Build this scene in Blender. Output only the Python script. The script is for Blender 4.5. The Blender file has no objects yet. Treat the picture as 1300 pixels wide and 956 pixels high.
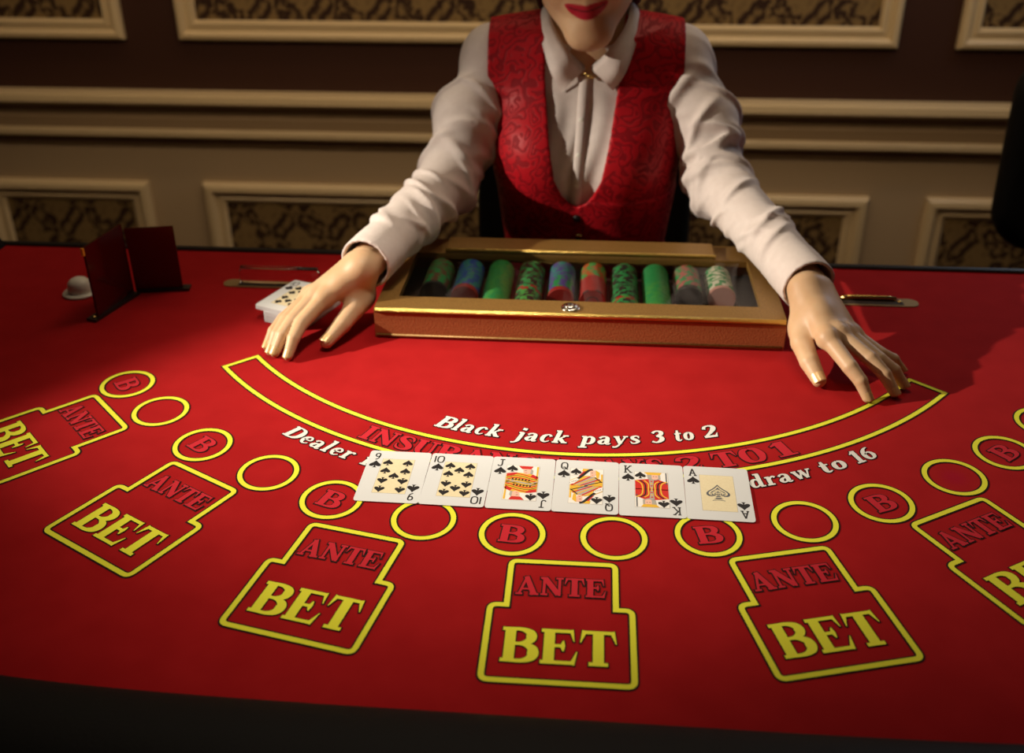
import bpy, bmesh, math, random
import numpy as np
from mathutils import Vector, Matrix
random.seed(7)
PI = math.pi
TZ = 0.85                       # height of the table top over the floor

# ------------------------------------------------------------------ camera, world, lights, exposure
scn = bpy.context.scene
col = scn.collection
vs = scn.view_settings
vs.view_transform = 'Standard'; vs.look = 'None'; vs.gamma = 1.0; vs.exposure = 0.0
vs.use_curve_mapping = False

cd = bpy.data.cameras.new('camera'); cam = bpy.data.objects.new('camera', cd); col.objects.link(cam)
cR = Vector((0.9965, 0.0830, -0.0058)); cF = Vector((-0.0759, 0.8790, -0.4708)).normalized()
cU = cR.cross(cF).normalized(); cR = cF.cross(cU).normalized()
cam.matrix_world = Matrix(((cR.x, cU.x, -cF.x, 0.0149), (cR.y, cU.y, -cF.y, -1.4007),
                           (cR.z, cU.z, -cF.z, 0.5902 + TZ), (0, 0, 0, 1)))
cd.sensor_fit = 'HORIZONTAL'; cd.sensor_width = 36; cd.lens = 1289.66 / 1300 * 36
cd.shift_y = -44.5 / 1300
cd.clip_start = 0.05
cd.dof.use_dof = True; cd.dof.focus_distance = 0.99; cd.dof.aperture_fstop = 4.5
scn.camera = cam

w = bpy.data.worlds.new('world'); scn.world = w; w.use_nodes = True
bg = w.node_tree.nodes['Background']
bg.inputs[0].default_value = (1.0, 0.72, 0.48, 1); bg.inputs[1].default_value = 0.015

def aim(o, target):
    d = Vector(target) - o.location
    o.rotation_euler = d.to_track_quat('-Z', 'Y').to_euler()

def lamp(name, kind, loc, target, energy, color, **kw):
    l = bpy.data.lights.new(name, kind); o = bpy.data.objects.new(name, l); col.objects.link(o)
    o.location = loc; o.location.z += TZ
    l.energy = energy; l.color = color
    for k, v in kw.items(): setattr(l, k, v)
    aim(o, (target[0], target[1], target[2] + TZ))
    return o
KEY_AT = (0.084, -0.314, 0.059)
KEY = (-1.85, -0.63, 0.82); WARM = (1.0, 0.89, 0.73)      # low key light from the left; the tripod fixture below is added
lamp('key_spot', 'SPOT', KEY, KEY_AT, 256, WARM, spot_size=math.radians(31), spot_blend=1.0, shadow_soft_size=0.015)
lamp('accent_spot', 'SPOT', KEY, (-0.03, -0.405, 0.0), 115, WARM, spot_size=math.radians(11), spot_blend=1.0, shadow_soft_size=0.015)
lamp('table_spot', 'SPOT', (-0.15, -0.635, 1.55), (-0.15, -0.50, 0.0), 57, (1.0, 0.87, 0.70), spot_size=math.radians(37.5), spot_blend=1.0, shadow_soft_size=0.10)
lamp('ceiling_lamp', 'AREA', (0.25, 0.25, 1.75), (0.25, 0.05, 0), 5.2, (1.0, 0.80, 0.58), shape='DISK', size=0.6)
lamp('wall_fill_light', 'AREA', (-0.25, 0.30, 0.82), (-0.25, 1.30, -0.14), 5.5, (1.0, 0.76, 0.48), shape='RECTANGLE', size=2.8, size_y=0.2, spread=math.radians(130))  # added fill out of view, brightens the panelled wall
lamp('wall_washer', 'AREA', (-0.25, 0.72, 1.75), (-0.25, 1.25, -0.1), 8.0, (1.0, 0.74, 0.45), shape='RECTANGLE', size=2.8, size_y=0.15)
lamp('rim_lamp', 'AREA', (1.25, 0.95, 0.75), (0.15, 0.0, 0.15), 2.8, (0.62, 0.78, 1.0), shape='DISK', size=0.25)

# ------------------------------------------------------------------ materials
def mat(name, color, rough=0.5, metal=0.0, spec=0.5, **kw):
    m = bpy.data.materials.new(name); m.use_nodes = True
    b = m.node_tree.nodes['Principled BSDF']
    b.inputs['Base Color'].default_value = (*color, 1); b.inputs['Roughness'].default_value = rough
    b.inputs['Metallic'].default_value = metal; b.inputs['Specular IOR Level'].default_value = spec
    for k, v in kw.items(): b.inputs[k].default_value = v
    return m
def N(m, t, **kw):
    n = m.node_tree.nodes.new(t)
    for k, v in kw.items(): setattr(n, k, v)
    return n
def L(m, a, b): m.node_tree.links.new(a, b)
def P(m): return m.node_tree.nodes['Principled BSDF']
def ramp(m, src, stops, interp='LINEAR'):
    r = N(m, 'ShaderNodeValToRGB'); r.color_ramp.interpolation = interp
    e = r.color_ramp.elements
    while len(e) > 1: e.remove(e[-1])
    e[0].position = stops[0][0]; e[0].color = (*stops[0][1], 1)
    for p_, c_ in stops[1:]:
        x = e.new(p_); x.color = (*c_, 1)
    L(m, src, r.inputs[0]); return r.outputs[0]
def math_(m, op, a, b=None, clamp=False):
    n = N(m, 'ShaderNodeMath', operation=op); n.use_clamp = clamp
    for i, v in enumerate((a, b)):
        if v is None: continue
        if isinstance(v, (int, float)): n.inputs[i].default_value = v
        else: L(m, v, n.inputs[i])
    return n.outputs[0]
def grain(m, scale, amount, dist=0.001, c2=None, c1=None, detail=3):
    """fine relief (and optional mottling) from a noise in object space"""
    tc = N(m, 'ShaderNodeTexCoord'); no = N(m, 'ShaderNodeTexNoise')
    no.inputs['Scale'].default_value = scale; no.inputs['Detail'].default_value = detail
    L(m, tc.outputs['Object'], no.inputs['Vector'])
    if amount:
        bp = N(m, 'ShaderNodeBump'); bp.inputs['Strength'].default_value = amount; bp.inputs['Distance'].default_value = dist
        L(m, no.outputs[0], bp.inputs['Height']); L(m, bp.outputs[0], P(m).inputs['Normal'])
    if c2: L(m, ramp(m, no.outputs[0], [(0.3, c1), (0.7, c2)]), P(m).inputs['Base Color'])
    return no, tc

# red baize, with one crimson stain inside the empty circle at the right
felt = mat('red_felt', (0.335, 0.010, 0.012), 0.80, spec=0.06)
P(felt).inputs['Sheen Weight'].default_value = 0.04; P(felt).inputs['Sheen Roughness'].default_value = 0.45
P(felt).inputs['Sheen Tint'].default_value = (1, 0.45, 0.35, 1)
no, tc = grain(felt, 900, 0.25, 0.0006)
n2 = N(felt, 'ShaderNodeTexNoise'); n2.inputs['Scale'].default_value = 26; n2.inputs['Detail'].default_value = 6
L(felt, tc.outputs['Object'], n2.inputs['Vector'])
fc = ramp(felt, n2.outputs[0], [(0.3, (0.325, 0.0065, 0.0080)), (0.7, (0.37, 0.0090, 0.0105))])
dv = N(felt, 'ShaderNodeVectorMath', operation='DISTANCE'); L(felt, tc.outputs['Object'], dv.inputs[0])
dv.inputs[1].default_value = (0.3766, -0.550, 0)
st = ramp(felt, dv.outputs['Value'], [(0.004, (1, 1, 1)), (0.017, (0, 0, 0))])
mx = N(felt, 'ShaderNodeMix', data_type='RGBA'); L(felt, math_(felt, 'MULTIPLY', st, 0.7), mx.inputs[0])
L(felt, fc, mx.inputs[6]); mx.inputs[7].default_value = (0.33, 0.002, 0.022, 1)
L(felt, mx.outputs[2], P(felt).inputs['Base Color'])

yellow = mat('yellow_print', (0.80, 0.78, 0.045), 0.8, spec=0.2); grain(yellow, 900, 0.2, 0.0006)
inkblk = mat('black_print', (0.018, 0.006, 0.005), 0.85, spec=0.2)
redlet = mat('bright_red_print', (0.52, 0.016, 0.028), 0.8, spec=0.2); grain(redlet, 900, 0.2, 0.0006)
whitelet = mat('cream_print', (0.74, 0.72, 0.67), 0.8, spec=0.2); grain(whitelet, 900, 0.2, 0.0006)
leather = mat('black_leather', (0.006, 0.0055, 0.0055), 0.62, spec=0.18); grain(leather, 350, 0.3, 0.0008)
blackwood = mat('dark_wood', (0.012, 0.009, 0.007), 0.5, spec=0.3); grain(blackwood, 40, 0.1)
cardw = mat('card_stock', (0.68, 0.69, 0.69), 0.42, spec=0.4); grain(cardw, 700, 0.06, 0.0003)
cardcream = mat('card_panel_cream', (0.80, 0.66, 0.37), 0.45); grain(cardcream, 500, 0.05, 0.0003, (0.80, 0.70, 0.46), (0.76, 0.65, 0.41))
cblack = mat('card_black', (0.008, 0.007, 0.009), 0.5); cred = mat('card_red', (0.60, 0.016, 0.012), 0.5)
cyel = mat('card_yellow', (0.80, 0.46, 0.035), 0.5); cskin = mat('card_pink', (0.85, 0.50, 0.38), 0.5)
cgrey = mat('card_grey', (0.42, 0.38, 0.33), 0.5); cwhite = mat('card_white', (0.84, 0.81, 0.76), 0.5)
cfine = mat('card_engraving', (0.09, 0.10, 0.12), 0.5)
for m_ in (cblack, cred, cyel, cskin, cgrey, cwhite, cfine): grain(m_, 800, 0.05, 0.0002)
grain(inkblk, 900, 0.2, 0.0005)

gold = mat('antique_gold_leather', (0.30, 0.155, 0.038), 0.45, metal=0.35, spec=0.5); grain(gold, 420, 0.35, 0.0008, (0.29, 0.155, 0.038), (0.21, 0.11, 0.026))
copper = mat('copper_brown_leather', (0.27, 0.085, 0.03), 0.55, metal=0.15, spec=0.4); grain(copper, 420, 0.5, 0.001, (0.40, 0.13, 0.042), (0.32, 0.10, 0.032))
glitter = mat('gold_glitter_edge', (0.72, 0.50, 0.14), 0.28, metal=1.0); grain(glitter, 700, 0.9, 0.0015)
brass = mat('brass', (0.62, 0.42, 0.14), 0.25, metal=1.0); grain(brass, 60, 0.03)
olive = mat('aged_brass_plate', (0.30, 0.20, 0.08), 0.55, metal=0.5); grain(olive, 120, 0.15, 0.001)
chrome = mat('chrome', (0.80, 0.78, 0.74), 0.10, metal=1.0); grain(chrome, 60, 0.02)
darkin = mat('dark_lining', (0.030, 0.014, 0.010), 0.7); grain(darkin, 200, 0.2)
darkred = mat('dark_red_acrylic', (0.055, 0.003, 0.004), 0.12, spec=0.6); grain(darkred, 8, 0.01)
amber = mat('amber_edge_light', (0.85, 0.42, 0.05), 0.2, spec=0.6); grain(amber, 60, 0.05)
plastic = mat('black_plastic', (0.012, 0.010, 0.009), 0.35); grain(plastic, 200, 0.05)
ivory = mat('ivory_plastic', (0.80, 0.76, 0.68), 0.35); grain(ivory, 100, 0.03)
def glassy(name, tint, refl=1.0):
    m = bpy.data.materials.new(name); m.use_nodes = True; nt = m.node_tree; nt.nodes.clear()
    out = nt.nodes.new('ShaderNodeOutputMaterial'); t = nt.nodes.new('ShaderNodeBsdfTransparent'); g = nt.nodes.new('ShaderNodeBsdfGlossy')
    f = nt.nodes.new('ShaderNodeFresnel'); f.inputs[0].default_value = 1.5; mixn = nt.nodes.new('ShaderNodeMixShader')
    t.inputs[0].default_value = (*tint, 1); g.inputs['Roughness'].default_value = 0.02
    mm = nt.nodes.new('ShaderNodeMath'); mm.operation = 'MULTIPLY'; mm.inputs[1].default_value = refl
    ge = nt.nodes.new('ShaderNodeNewGeometry'); fr = nt.nodes.new('ShaderNodeMath'); fr.operation = 'SUBTRACT'; fr.inputs[0].default_value = 1.0
    nt.links.new(ge.outputs['Backfacing'], fr.inputs[1]); nt.links.new(fr.outputs[0], mm.inputs[1])
    f2 = nt.nodes.new('ShaderNodeMath'); f2.operation = 'MULTIPLY'; f2.inputs[1].default_value = refl; nt.links.new(f.outputs[0], f2.inputs[0])
    nt.links.new(f2.outputs[0], mm.inputs[0]); nt.links.new(mm.outputs[0], mixn.inputs[0])
    nt.links.new(t.outputs[0], mixn.inputs[1]); nt.links.new(g.outputs[0], mixn.inputs[2]); nt.links.new(mixn.outputs[0], out.inputs[0])
    return m
glass = glassy('clear_glass', (0.95, 0.95, 0.92), 0.6); acrylic = mat('clear_acrylic', (0.97, 0.96, 0.95), 0.04, spec=0.8); P(acrylic).inputs['Transmission Weight'].default_value = 1.0; P(acrylic).inputs['IOR'].default_value = 1.49; grain(acrylic, 60, 0.02)

# walls
def damask(name, dark, light, sx, sz):
    """tiled ornament: petals and scrolls around the centres of a half-drop repeat"""
    m = mat(name, dark, 0.75, spec=0.2)
    tc = N(m, 'ShaderNodeTexCoord'); no = N(m, 'ShaderNodeTexNoise'); no.inputs['Scale'].default_value = 42; no.inputs['Detail'].default_value = 4
    L(m, tc.outputs['Object'], no.inputs['Vector'])
    sep = N(m, 'ShaderNodeSeparateXYZ'); L(m, tc.outputs['Object'], sep.inputs[0])
    nx = math_(m, 'MULTIPLY', math_(m, 'SUBTRACT', no.outputs[0], 0.5), 2.4)
    X = math_(m, 'ADD', math_(m, 'MULTIPLY', sep.outputs[0], 2 * PI / sx), nx)
    Z = math_(m, 'ADD', math_(m, 'MULTIPLY', sep.outputs[2], 2 * PI / sz), nx)
    a = math_(m, 'MULTIPLY', math_(m, 'COSINE', X), math_(m, 'COSINE', Z))
    b = math_(m, 'MULTIPLY', math_(m, 'SINE', math_(m, 'MULTIPLY', X, 2.0)), math_(m, 'SINE', math_(m, 'MULTIPLY', Z, 2.0)))
    c = math_(m, 'COSINE', math_(m, 'MULTIPLY', math_(m, 'ADD', a, math_(m, 'MULTIPLY', b, 0.6)), 5.0))
    s = math_(m, 'ADD', math_(m, 'MULTIPLY', c, 0.5), 0.5)
    colr = ramp(m, s, [(0.30, dark), (0.95, light)])
    L(m, colr, P(m).inputs['Base Color'])
    return m
wallpaper = damask('damask_wallpaper', (0.030, 0.012, 0.006), (0.20, 0.125, 0.048), 0.16, 0.20)
maroon = mat('dark_maroon_wall', (0.042, 0.0145, 0.008), 0.55, spec=0.3); grain(maroon, 30, 0.05, 0.002)
taupe = mat('taupe_panelling', (0.40, 0.285, 0.17), 0.6, spec=0.3); grain(taupe, 25, 0.05, 0.002)
creamtrim = mat('cream_moulding', (0.56, 0.42, 0.24), 0.42, spec=0.45); grain(creamtrim, 40, 0.05, 0.002)
dadoshade = mat('dado_fascia_shade', (0.30, 0.20, 0.11), 0.55, spec=0.3); grain(dadoshade, 25, 0.05, 0.002)  # darker tone paints the shade on the dado's cove, fascia and underside
carpet = mat('dark_carpet', (0.05, 0.015, 0.012), 0.95, spec=0.1); grain(carpet, 200, 0.5, 0.004, (0.07, 0.02, 0.014), (0.03, 0.010, 0.009))

# person
skin = mat('skin', (0.70, 0.40, 0.25), 0.48, spec=0.4)
P(skin).inputs['Subsurface Weight'].default_value = 0.12; P(skin).inputs['Subsurface Radius'].default_value = (1.0, 0.35, 0.18)
P(skin).inputs['Subsurface Scale'].default_value = 0.004
no, tc = grain(skin, 260, 0.12, 0.0008)
at = N(skin, 'ShaderNodeAttribute', attribute_name='lips'); n2 = N(skin, 'ShaderNodeTexNoise'); n2.inputs['Scale'].default_value = 35
L(skin, tc.outputs['Object'], n2.inputs['Vector'])
sc = ramp(skin, n2.outputs[0], [(0.3, (0.55, 0.34, 0.185)), (0.7, (0.62, 0.405, 0.24))])
mx = N(skin, 'ShaderNodeMix', data_type='RGBA'); L(skin, at.outputs['Fac'], mx.inputs[0]); L(skin, sc, mx.inputs[6])
mx.inputs[7].default_value = (0.42, 0.008, 0.028, 1); a2 = N(skin, 'ShaderNodeAttribute', attribute_name='lip_shade'); m2 = N(skin, 'ShaderNodeMix', data_type='RGBA')
L(skin, a2.outputs['Fac'], m2.inputs[0]); L(skin, mx.outputs[2], m2.inputs[6]); m2.inputs[7].default_value = (0.07, 0.003, 0.006, 1); L(skin, m2.outputs[2], P(skin).inputs['Base Color'])
cotton = mat('white_cotton', (0.78, 0.68, 0.63), 0.8, spec=0.2); grain(cotton, 90, 0.12, 0.002, (0.70, 0.61, 0.57), (0.65, 0.56, 0.52))
P(cotton).inputs['Sheen Weight'].default_value = 0.15
vestm = mat('red_brocade', (0.40, 0.010, 0.016), 0.34, spec=0.14)
tc = N(vestm, 'ShaderNodeTexCoord'); no = N(vestm, 'ShaderNodeTexNoise'); no.inputs['Scale'].default_value = 32; no.inputs['Detail'].default_value = 1.5
L(vestm, tc.outputs['Object'], no.inputs['Vector'])
nd = N(vestm, 'ShaderNodeVectorMath', operation='SCALE'); L(vestm, no.outputs['Color'], nd.inputs[0]); nd.inputs['Scale'].default_value = 0.095
na = N(vestm, 'ShaderNodeVectorMath', operation='ADD'); L(vestm, tc.outputs['Object'], na.inputs[0]); L(vestm, nd.outputs[0], na.inputs[1])
vo = N(vestm, 'ShaderNodeTexVoronoi', feature='SMOOTH_F1'); vo.inputs['Scale'].default_value = 22; vo.inputs['Smoothness'].default_value = 0.3; L(vestm, na.outputs[0], vo.inputs['Vector'])
sw = math_(vestm, 'SINE', math_(vestm, 'MULTIPLY', vo.outputs['Distance'], 26.0))
msk = ramp(vestm, math_(vestm, 'ADD', math_(vestm, 'MULTIPLY', sw, 0.5), 0.5), [(0.22, (0, 0, 0)), (0.48, (1, 1, 1))])
mx = N(vestm, 'ShaderNodeMix', data_type='RGBA'); L(vestm, msk, mx.inputs[0])
mx.inputs[6].default_value = (0.25, 0.004, 0.009, 1); mx.inputs[7].default_value = (0.43, 0.008, 0.015, 1); L(vestm, mx.outputs[2], P(vestm).inputs['Base Color'])
L(vestm, ramp(vestm, msk, [(0, (0.62,) * 3), (1, (0.44,) * 3)]), P(vestm).inputs['Roughness'])
bp = N(vestm, 'ShaderNodeBump'); bp.inputs['Strength'].default_value = 0.25; bp.inputs['Distance'].default_value = 0.0015
L(vestm, msk, bp.inputs['Height']); L(vestm, bp.outputs[0], P(vestm).inputs['Normal'])
hairm = mat('dark_brown_hair', (0.018, 0.009, 0.006), 0.45, spec=0.4); grain(hairm, 120, 0.6, 0.003)
trouser = mat('black_cloth', (0.012, 0.011, 0.012), 0.85, spec=0.2); grain(trouser, 150, 0.2)
eyew = mat('eye_white', (0.75, 0.72, 0.68), 0.2); grain(eyew, 50, 0.01)
iris = mat('brown_iris', (0.06, 0.025, 0.01), 0.15); grain(iris, 50, 0.01)
nailm = mat('gold_nail_varnish', (0.78, 0.50, 0.24), 0.30, metal=0.3, spec=0.7); grain(nailm, 900, 0.1, 0.0003)
steel = mat('dark_steel', (0.03, 0.03, 0.033), 0.35, metal=0.8); grain(steel, 80, 0.05)

# ------------------------------------------------------------------ mesh helpers
class MB:
    def __init__(s): s.v = []; s.f = []; s.m = []
    def poly(s, pts, mi=0):
        b = len(s.v); s.v += [tuple(p) for p in pts]; s.f.append(tuple(range(b, b + len(pts)))); s.m.append(mi)
    def grid(s, rows, mi=0, closed=False, cap=False):
        """rows: list of equally long point lists"""
        b = len(s.v); n = len(rows[0])
        for r in rows: s.v += [tuple(p) for p in r]
        k = n if closed else n - 1
        for i in range(len(rows) - 1):
            for j in range(k):
                j2 = (j + 1) % n
                s.f.append((b + i * n + j, b + i * n + j2, b + (i + 1) * n + j2, b + (i + 1) * n + j)); s.m.append(mi)
        if cap:
            s.f.append(tuple(b + j for j in reversed(range(n)))); s.m.append(mi)
            s.f.append(tuple(b + (len(rows) - 1) * n + j for j in range(n))); s.m.append(mi)
    def box(s, x0, x1, y0, y1, z0, z1, mi=0, bev=0.0):
        if bev <= 0:
            b = len(s.v); s.v += [(x, y, z) for z in (z0, z1) for y in (y0, y1) for x in (x0, x1)]
            for q in ((0, 2, 3, 1), (4, 5, 7, 6), (0, 1, 5, 4), (2, 6, 7, 3), (0, 4, 6, 2), (1, 3, 7, 5)):
                s.f.append(tuple(b + i for i in q)); s.m.append(mi)
        else:
            rows = []
            for dz, d in ((z0, bev), (z0 + bev, 0), (z1 - bev, 0), (z1, bev)):
                r = []
                for sx, sy in ((0, 0), (1, 0), (1, 1), (0, 1)):
                    X = (x0 + d, x1 - d)[sx]; Y = (y0 + d, y1 - d)[sy]; q = bev * 0.6
                    e = ((1, 0), (0, 1)) if (sx, sy) in ((1, 0), (0, 1)) else ((0, 1), (1, 0))
                    for ex, ey in (((0, 1), (1, 0)) if (sx, sy) == (0, 0) else ((-1, 0), (0, 1)) if (sx, sy) == (1, 0) else ((0, -1), (-1, 0)) if (sx, sy) == (1, 1) else ((1, 0), (0, -1))):
                        r.append((X + ex * q, Y + ey * q, dz))
                rows.append(r)
            s.grid(rows, mi, closed=True, cap=True)
    def lathe(s, prof, n=24, c=(0, 0, 0), mi=0, axis='z'):
        rows = []
        for r, h in prof:
            rr = []
            for k in range(n):
                a = 2 * PI * k / n
                p = (r * math.cos(a), r * math.sin(a), h)
                if axis == 'y': p = (p[0], p[2], -p[1])
                rr.append((p[0] + c[0], p[1] + c[1], p[2] + c[2]))
            rows.append(rr)
        s.grid(rows, mi, closed=True, cap=True)
    def tube(s, pts, rad, n=10, mi=0):
        pts = [Vector(p) for p in pts]; rows = []
        for i, p in enumerate(pts):
            t = (pts[min(i + 1, len(pts) - 1)] - pts[max(i - 1, 0)]).normalized()
            u = t.cross(Vector((0, 0, 1)) if abs(t.z) < 0.9 else Vector((1, 0, 0))).normalized(); v = t.cross(u)
            r = rad[i] if isinstance(rad, (list, tuple)) else rad
            rows.append([p + r * (math.cos(2 * PI * k / n) * u + math.sin(2 * PI * k / n) * v) for k in range(n)])
        s.grid(rows, mi, closed=True, cap=True)
    def build(s, name, mats, parent=None, smooth=False, loc=None):
        me = bpy.data.meshes.new(name); me.from_pydata(s.v, [], s.f)
        for m in (mats if isinstance(mats, (list, tuple)) else [mats]): me.materials.append(m)
        me.polygons.foreach_set('material_index', s.m)
        if smooth: me.polygons.foreach_set('use_smooth', [True] * len(s.f))
        me.update()
        return link(name, me, parent, loc)
def link(name, me, parent=None, loc=None):
    o = bpy.data.objects.new(name, me); col.objects.link(o)
    if parent: o.parent = parent
    if loc is not None: o.location = loc
    return o
def empty(name, loc=(0, 0, 0), rz=0.0):
    o = bpy.data.objects.new(name, None); col.objects.link(o); o.location = loc; o.rotation_euler.z = rz
    o.empty_display_size = 0.05
    return o
def tag(o, label, cat, group=None):
    o['label'] = label; o['category'] = cat
    if group: o['group'] = group
    return o
def struct(o, label=None):
    o['kind'] = 'structure'
    if label: o['label'] = label
    return o
def copy_tree(o, parent=None):
    c = o.copy(); col.objects.link(c)
    if parent: c.parent = parent
    for ch in list(o.children): copy_tree(ch, c)
    return c
def catmull(pts, n=8):
    pts = [np.array(p, float) for p in pts]; out = []
    q = [2 * pts[0] - pts[1]] + pts + [2 * pts[-1] - pts[-2]]
    for i in range(1, len(q) - 2):
        for k in range(n):
            t = k / n
            out.append(0.5 * (2 * q[i] + (q[i + 1] - q[i - 1]) * t + (2 * q[i - 1] - 5 * q[i] + 4 * q[i + 1] - q[i + 2]) * t * t + (3 * q[i] - q[i - 1] - 3 * q[i + 1] + q[i + 2]) * t ** 3))
    out.append(pts[-1]); return out

# ---- signed distance modelling for the body and its clothes
def rcone(p, a, b, ra, rb):
    a = np.array(a, np.float32); b = np.array(b, np.float32); ba = b - a; d = float(ba @ ba) + 1e-12
    q = [p[i] - a[i] for i in range(3)]
    t = np.clip((q[0] * ba[0] + q[1] * ba[1] + q[2] * ba[2]) / d, 0, 1)
    return np.sqrt((q[0] - t * ba[0]) ** 2 + (q[1] - t * ba[1]) ** 2 + (q[2] - t * ba[2]) ** 2) - (ra + (rb - ra) * t)
def ball(p, c, r): return np.sqrt((p[0] - c[0]) ** 2 + (p[1] - c[1]) ** 2 + (p[2] - c[2]) ** 2) - r
def ell(p, c, r):
    k = np.sqrt(((p[0] - c[0]) / r[0]) ** 2 + ((p[1] - c[1]) / r[1]) ** 2 + ((p[2] - c[2]) / r[2]) ** 2)
    return (k - 1) * min(r)
def smin(a, b, k):
    h = np.clip(0.5 + 0.5 * (b - a) / k, 0, 1); return b + (a - b) * h - k * h * (1 - h)
def smax(a, b, k): return -smin(-a, -b, k)
def surface_net(fn, lo, hi, h):
    ax = [np.arange(lo[i], hi[i] + h, h, dtype=np.float32) for i in range(3)]
    p = np.meshgrid(*ax, indexing='ij', sparse=True)
    S = np.broadcast_to(fn(p), tuple(len(a) for a in ax)).astype(np.float32)
    neg = S < 0; n = S.shape
    cs = [(i, j, k) for i in (0, 1) for j in (0, 1) for k in (0, 1)]
    sl = lambda A, c: A[c[0]:n[0] - 1 + c[0], c[1]:n[1] - 1 + c[1], c[2]:n[2] - 1 + c[2]]
    cnt = sum(sl(neg, c).astype(np.int8) for c in cs); act = (cnt > 0) & (cnt < 8)
    idx = np.argwhere(act); ids = -np.ones(act.shape, np.int64); ids[act] = np.arange(len(idx))
    val = {c: sl(S, c)[act] for c in cs}; acc = np.zeros((len(idx), 3)); num = np.zeros(len(idx))
    for c in cs:
        for a in range(3):
            if c[a] == 0:
                d = list(c); d[a] = 1; d = tuple(d); u, v = val[c], val[d]; m = (u < 0) != (v < 0)
                t = np.where(m, u / np.where(m, u - v, 1), 0); pt = np.tile(np.array(c, float), (len(idx), 1)); pt[:, a] += t
                acc[m] += pt[m]; num[m] += 1
    V = (idx + acc / num[:, None]) * h + np.array(lo)
    F = []
    for a in range(3):
        b, c = (a + 1) % 3, (a + 2) % 3
        e0 = [slice(None)] * 3; e1 = [slice(None)] * 3; e0[a] = slice(0, -1); e1[a] = slice(1, None)
        A, B = neg[tuple(e0)], neg[tuple(e1)]; ch = A != B
        ii = np.argwhere(ch); ok = (ii[:, b] > 0) & (ii[:, c] > 0) & (ii[:, b] < n[b] - 1) & (ii[:, c] < n[c] - 1); ii = ii[ok]
        fl = A[tuple(ii.T)]
        def at_(db, dc):
            q = ii.copy(); q[:, b] -= db; q[:, c] -= dc; return ids[tuple(q.T)]
        q = np.stack([at_(1, 1), at_(0, 1), at_(0, 0), at_(1, 0)], 1); q[~fl] = q[~fl][:, ::-1]; F.append(q)
    return V, np.concatenate(F)
def net_mesh(name, parts, mats, parent=None):
    V = np.concatenate([v for v, f in parts]); off = 0; F = []
    for v, f in parts: F.append(f + off); off += len(v)
    F = np.concatenate(F)
    me = bpy.data.meshes.new(name); me.vertices.add(len(V)); me.vertices.foreach_set('co', V.astype(np.float32).ravel())
    me.loops.add(len(F) * 4); me.loops.foreach_set('vertex_index', F.astype(np.int32).ravel())
    me.polygons.add(len(F)); me.polygons.foreach_set('loop_start', np.arange(len(F), dtype=np.int32) * 4)
    me.polygons.foreach_set('use_smooth', np.ones(len(F), bool))
    me.update(calc_edges=True); me.validate()
    for m in mats: me.materials.append(m)
    return link(name, me, parent), V

# ------------------------------------------------------------------ room
WY = 1.30; FL = -TZ
mb = MB(); mb.box(-4, 4, -4, 2.2, FL - 0.05, FL); struct(mb.build('floor', carpet), 'dark carpeted floor')
mb = MB()
mb.box(-4, 4, WY, WY + 0.15, FL, -0.115, 1); mb.box(-4, 4, WY, WY + 0.15, -0.115, 1.95, 0)
wall = struct(mb.build('wall_back', [maroon, taupe]), 'panelled wall, dark maroon above and taupe below')
def frame(name, x0, x1, z0, z1, prof, label):
    """mitred moulding round a panel; prof = (inset from the outer edge, standing out from the wall)"""
    mb = MB(); rows = []
    for d, h in prof: rows.append([(x, WY - h, z) for x, z in ((x0 + d, z0 + d), (x1 - d, z0 + d), (x1 - d, z1 - d), (x0 + d, z1 - d))])
    mb.grid([list(r) + [r[0]] for r in rows]); struct(mb.build(name, creamtrim), label)
    d = prof[-1][0]; p = MB(); p.box(x0 + d - .004, x1 - d + .004, WY - 0.004, WY + 0.004, z0 + d - .004, z1 - d + .004)
    o = p.build('wallpaper_panel', wallpaper, wall); o['label'] = 'brown and gold damask wallpaper panel'
UP = [(0, 0), (0, 0.014), (0.006, 0.022), (0.016, 0.024), (0.022, 0.018), (0.024, 0.012), (0.034, 0.011), (0.038, 0.016), (0.046, 0.016), (0.052, 0.006), (0.053, 0.0)]
LO = [(0, 0), (0, 0.014), (0.008, 0.024), (0.022, 0.026), (0.030, 0.018), (0.034, 0.010), (0.042, 0.009), (0.048, 0.013), (0.054, 0.010), (0.060, 0.004), (0.061, 0.0)]
frame('trim_1', -2.70, -1.255, 0.028, 1.45, UP, 'upper picture moulding left of the dealer, cut by the left edge')
frame('trim_2', -1.103, 0.766, 0.028, 1.45, UP, 'wide upper picture moulding behind the dealer')
frame('trim_3', 0.912, 2.6, 0.028, 1.45, UP, 'upper picture moulding at the right edge')
frame('trim_4', -1.765, -1.262, -0.78, -0.372, LO, 'lower panel moulding behind the dark red card holder')
frame('trim_5', -1.101, 0.760, -0.78, -0.370, LO, 'wide lower panel moulding behind the dealer')
frame('trim_6', 0.912, 2.6, -0.78, -0.368, LO, 'lower panel moulding beside the black chair at the right')
prof = [(-0.108, 0), (-0.108, 0.052), (-0.112, 0.060), (-0.130, 0.062), (-0.137, 0.056), (-0.141, 0.044), (-0.156, 0.030), (-0.176, 0.024), (-0.180, 0.027), (-0.206, 0.027), (-0.210, 0.027),
        (-0.213, 0.034), (-0.217, 0.037), (-0.229, 0.037), (-0.235, 0.032), (-0.240, 0.016), (-0.258, 0.010), (-0.266, 0.006), (-0.268, 0)]
mb = MB(); mb.grid([[(-4, WY - h, z), (4, WY - h, z)] for z, h in prof]); mb.m = [1 if 5 <= k <= 9 or k >= 14 else 0 for k in range(len(mb.f))]; struct(mb.build('trim_7', [creamtrim, dadoshade]), 'moulded dado rail running along the wall')
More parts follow.
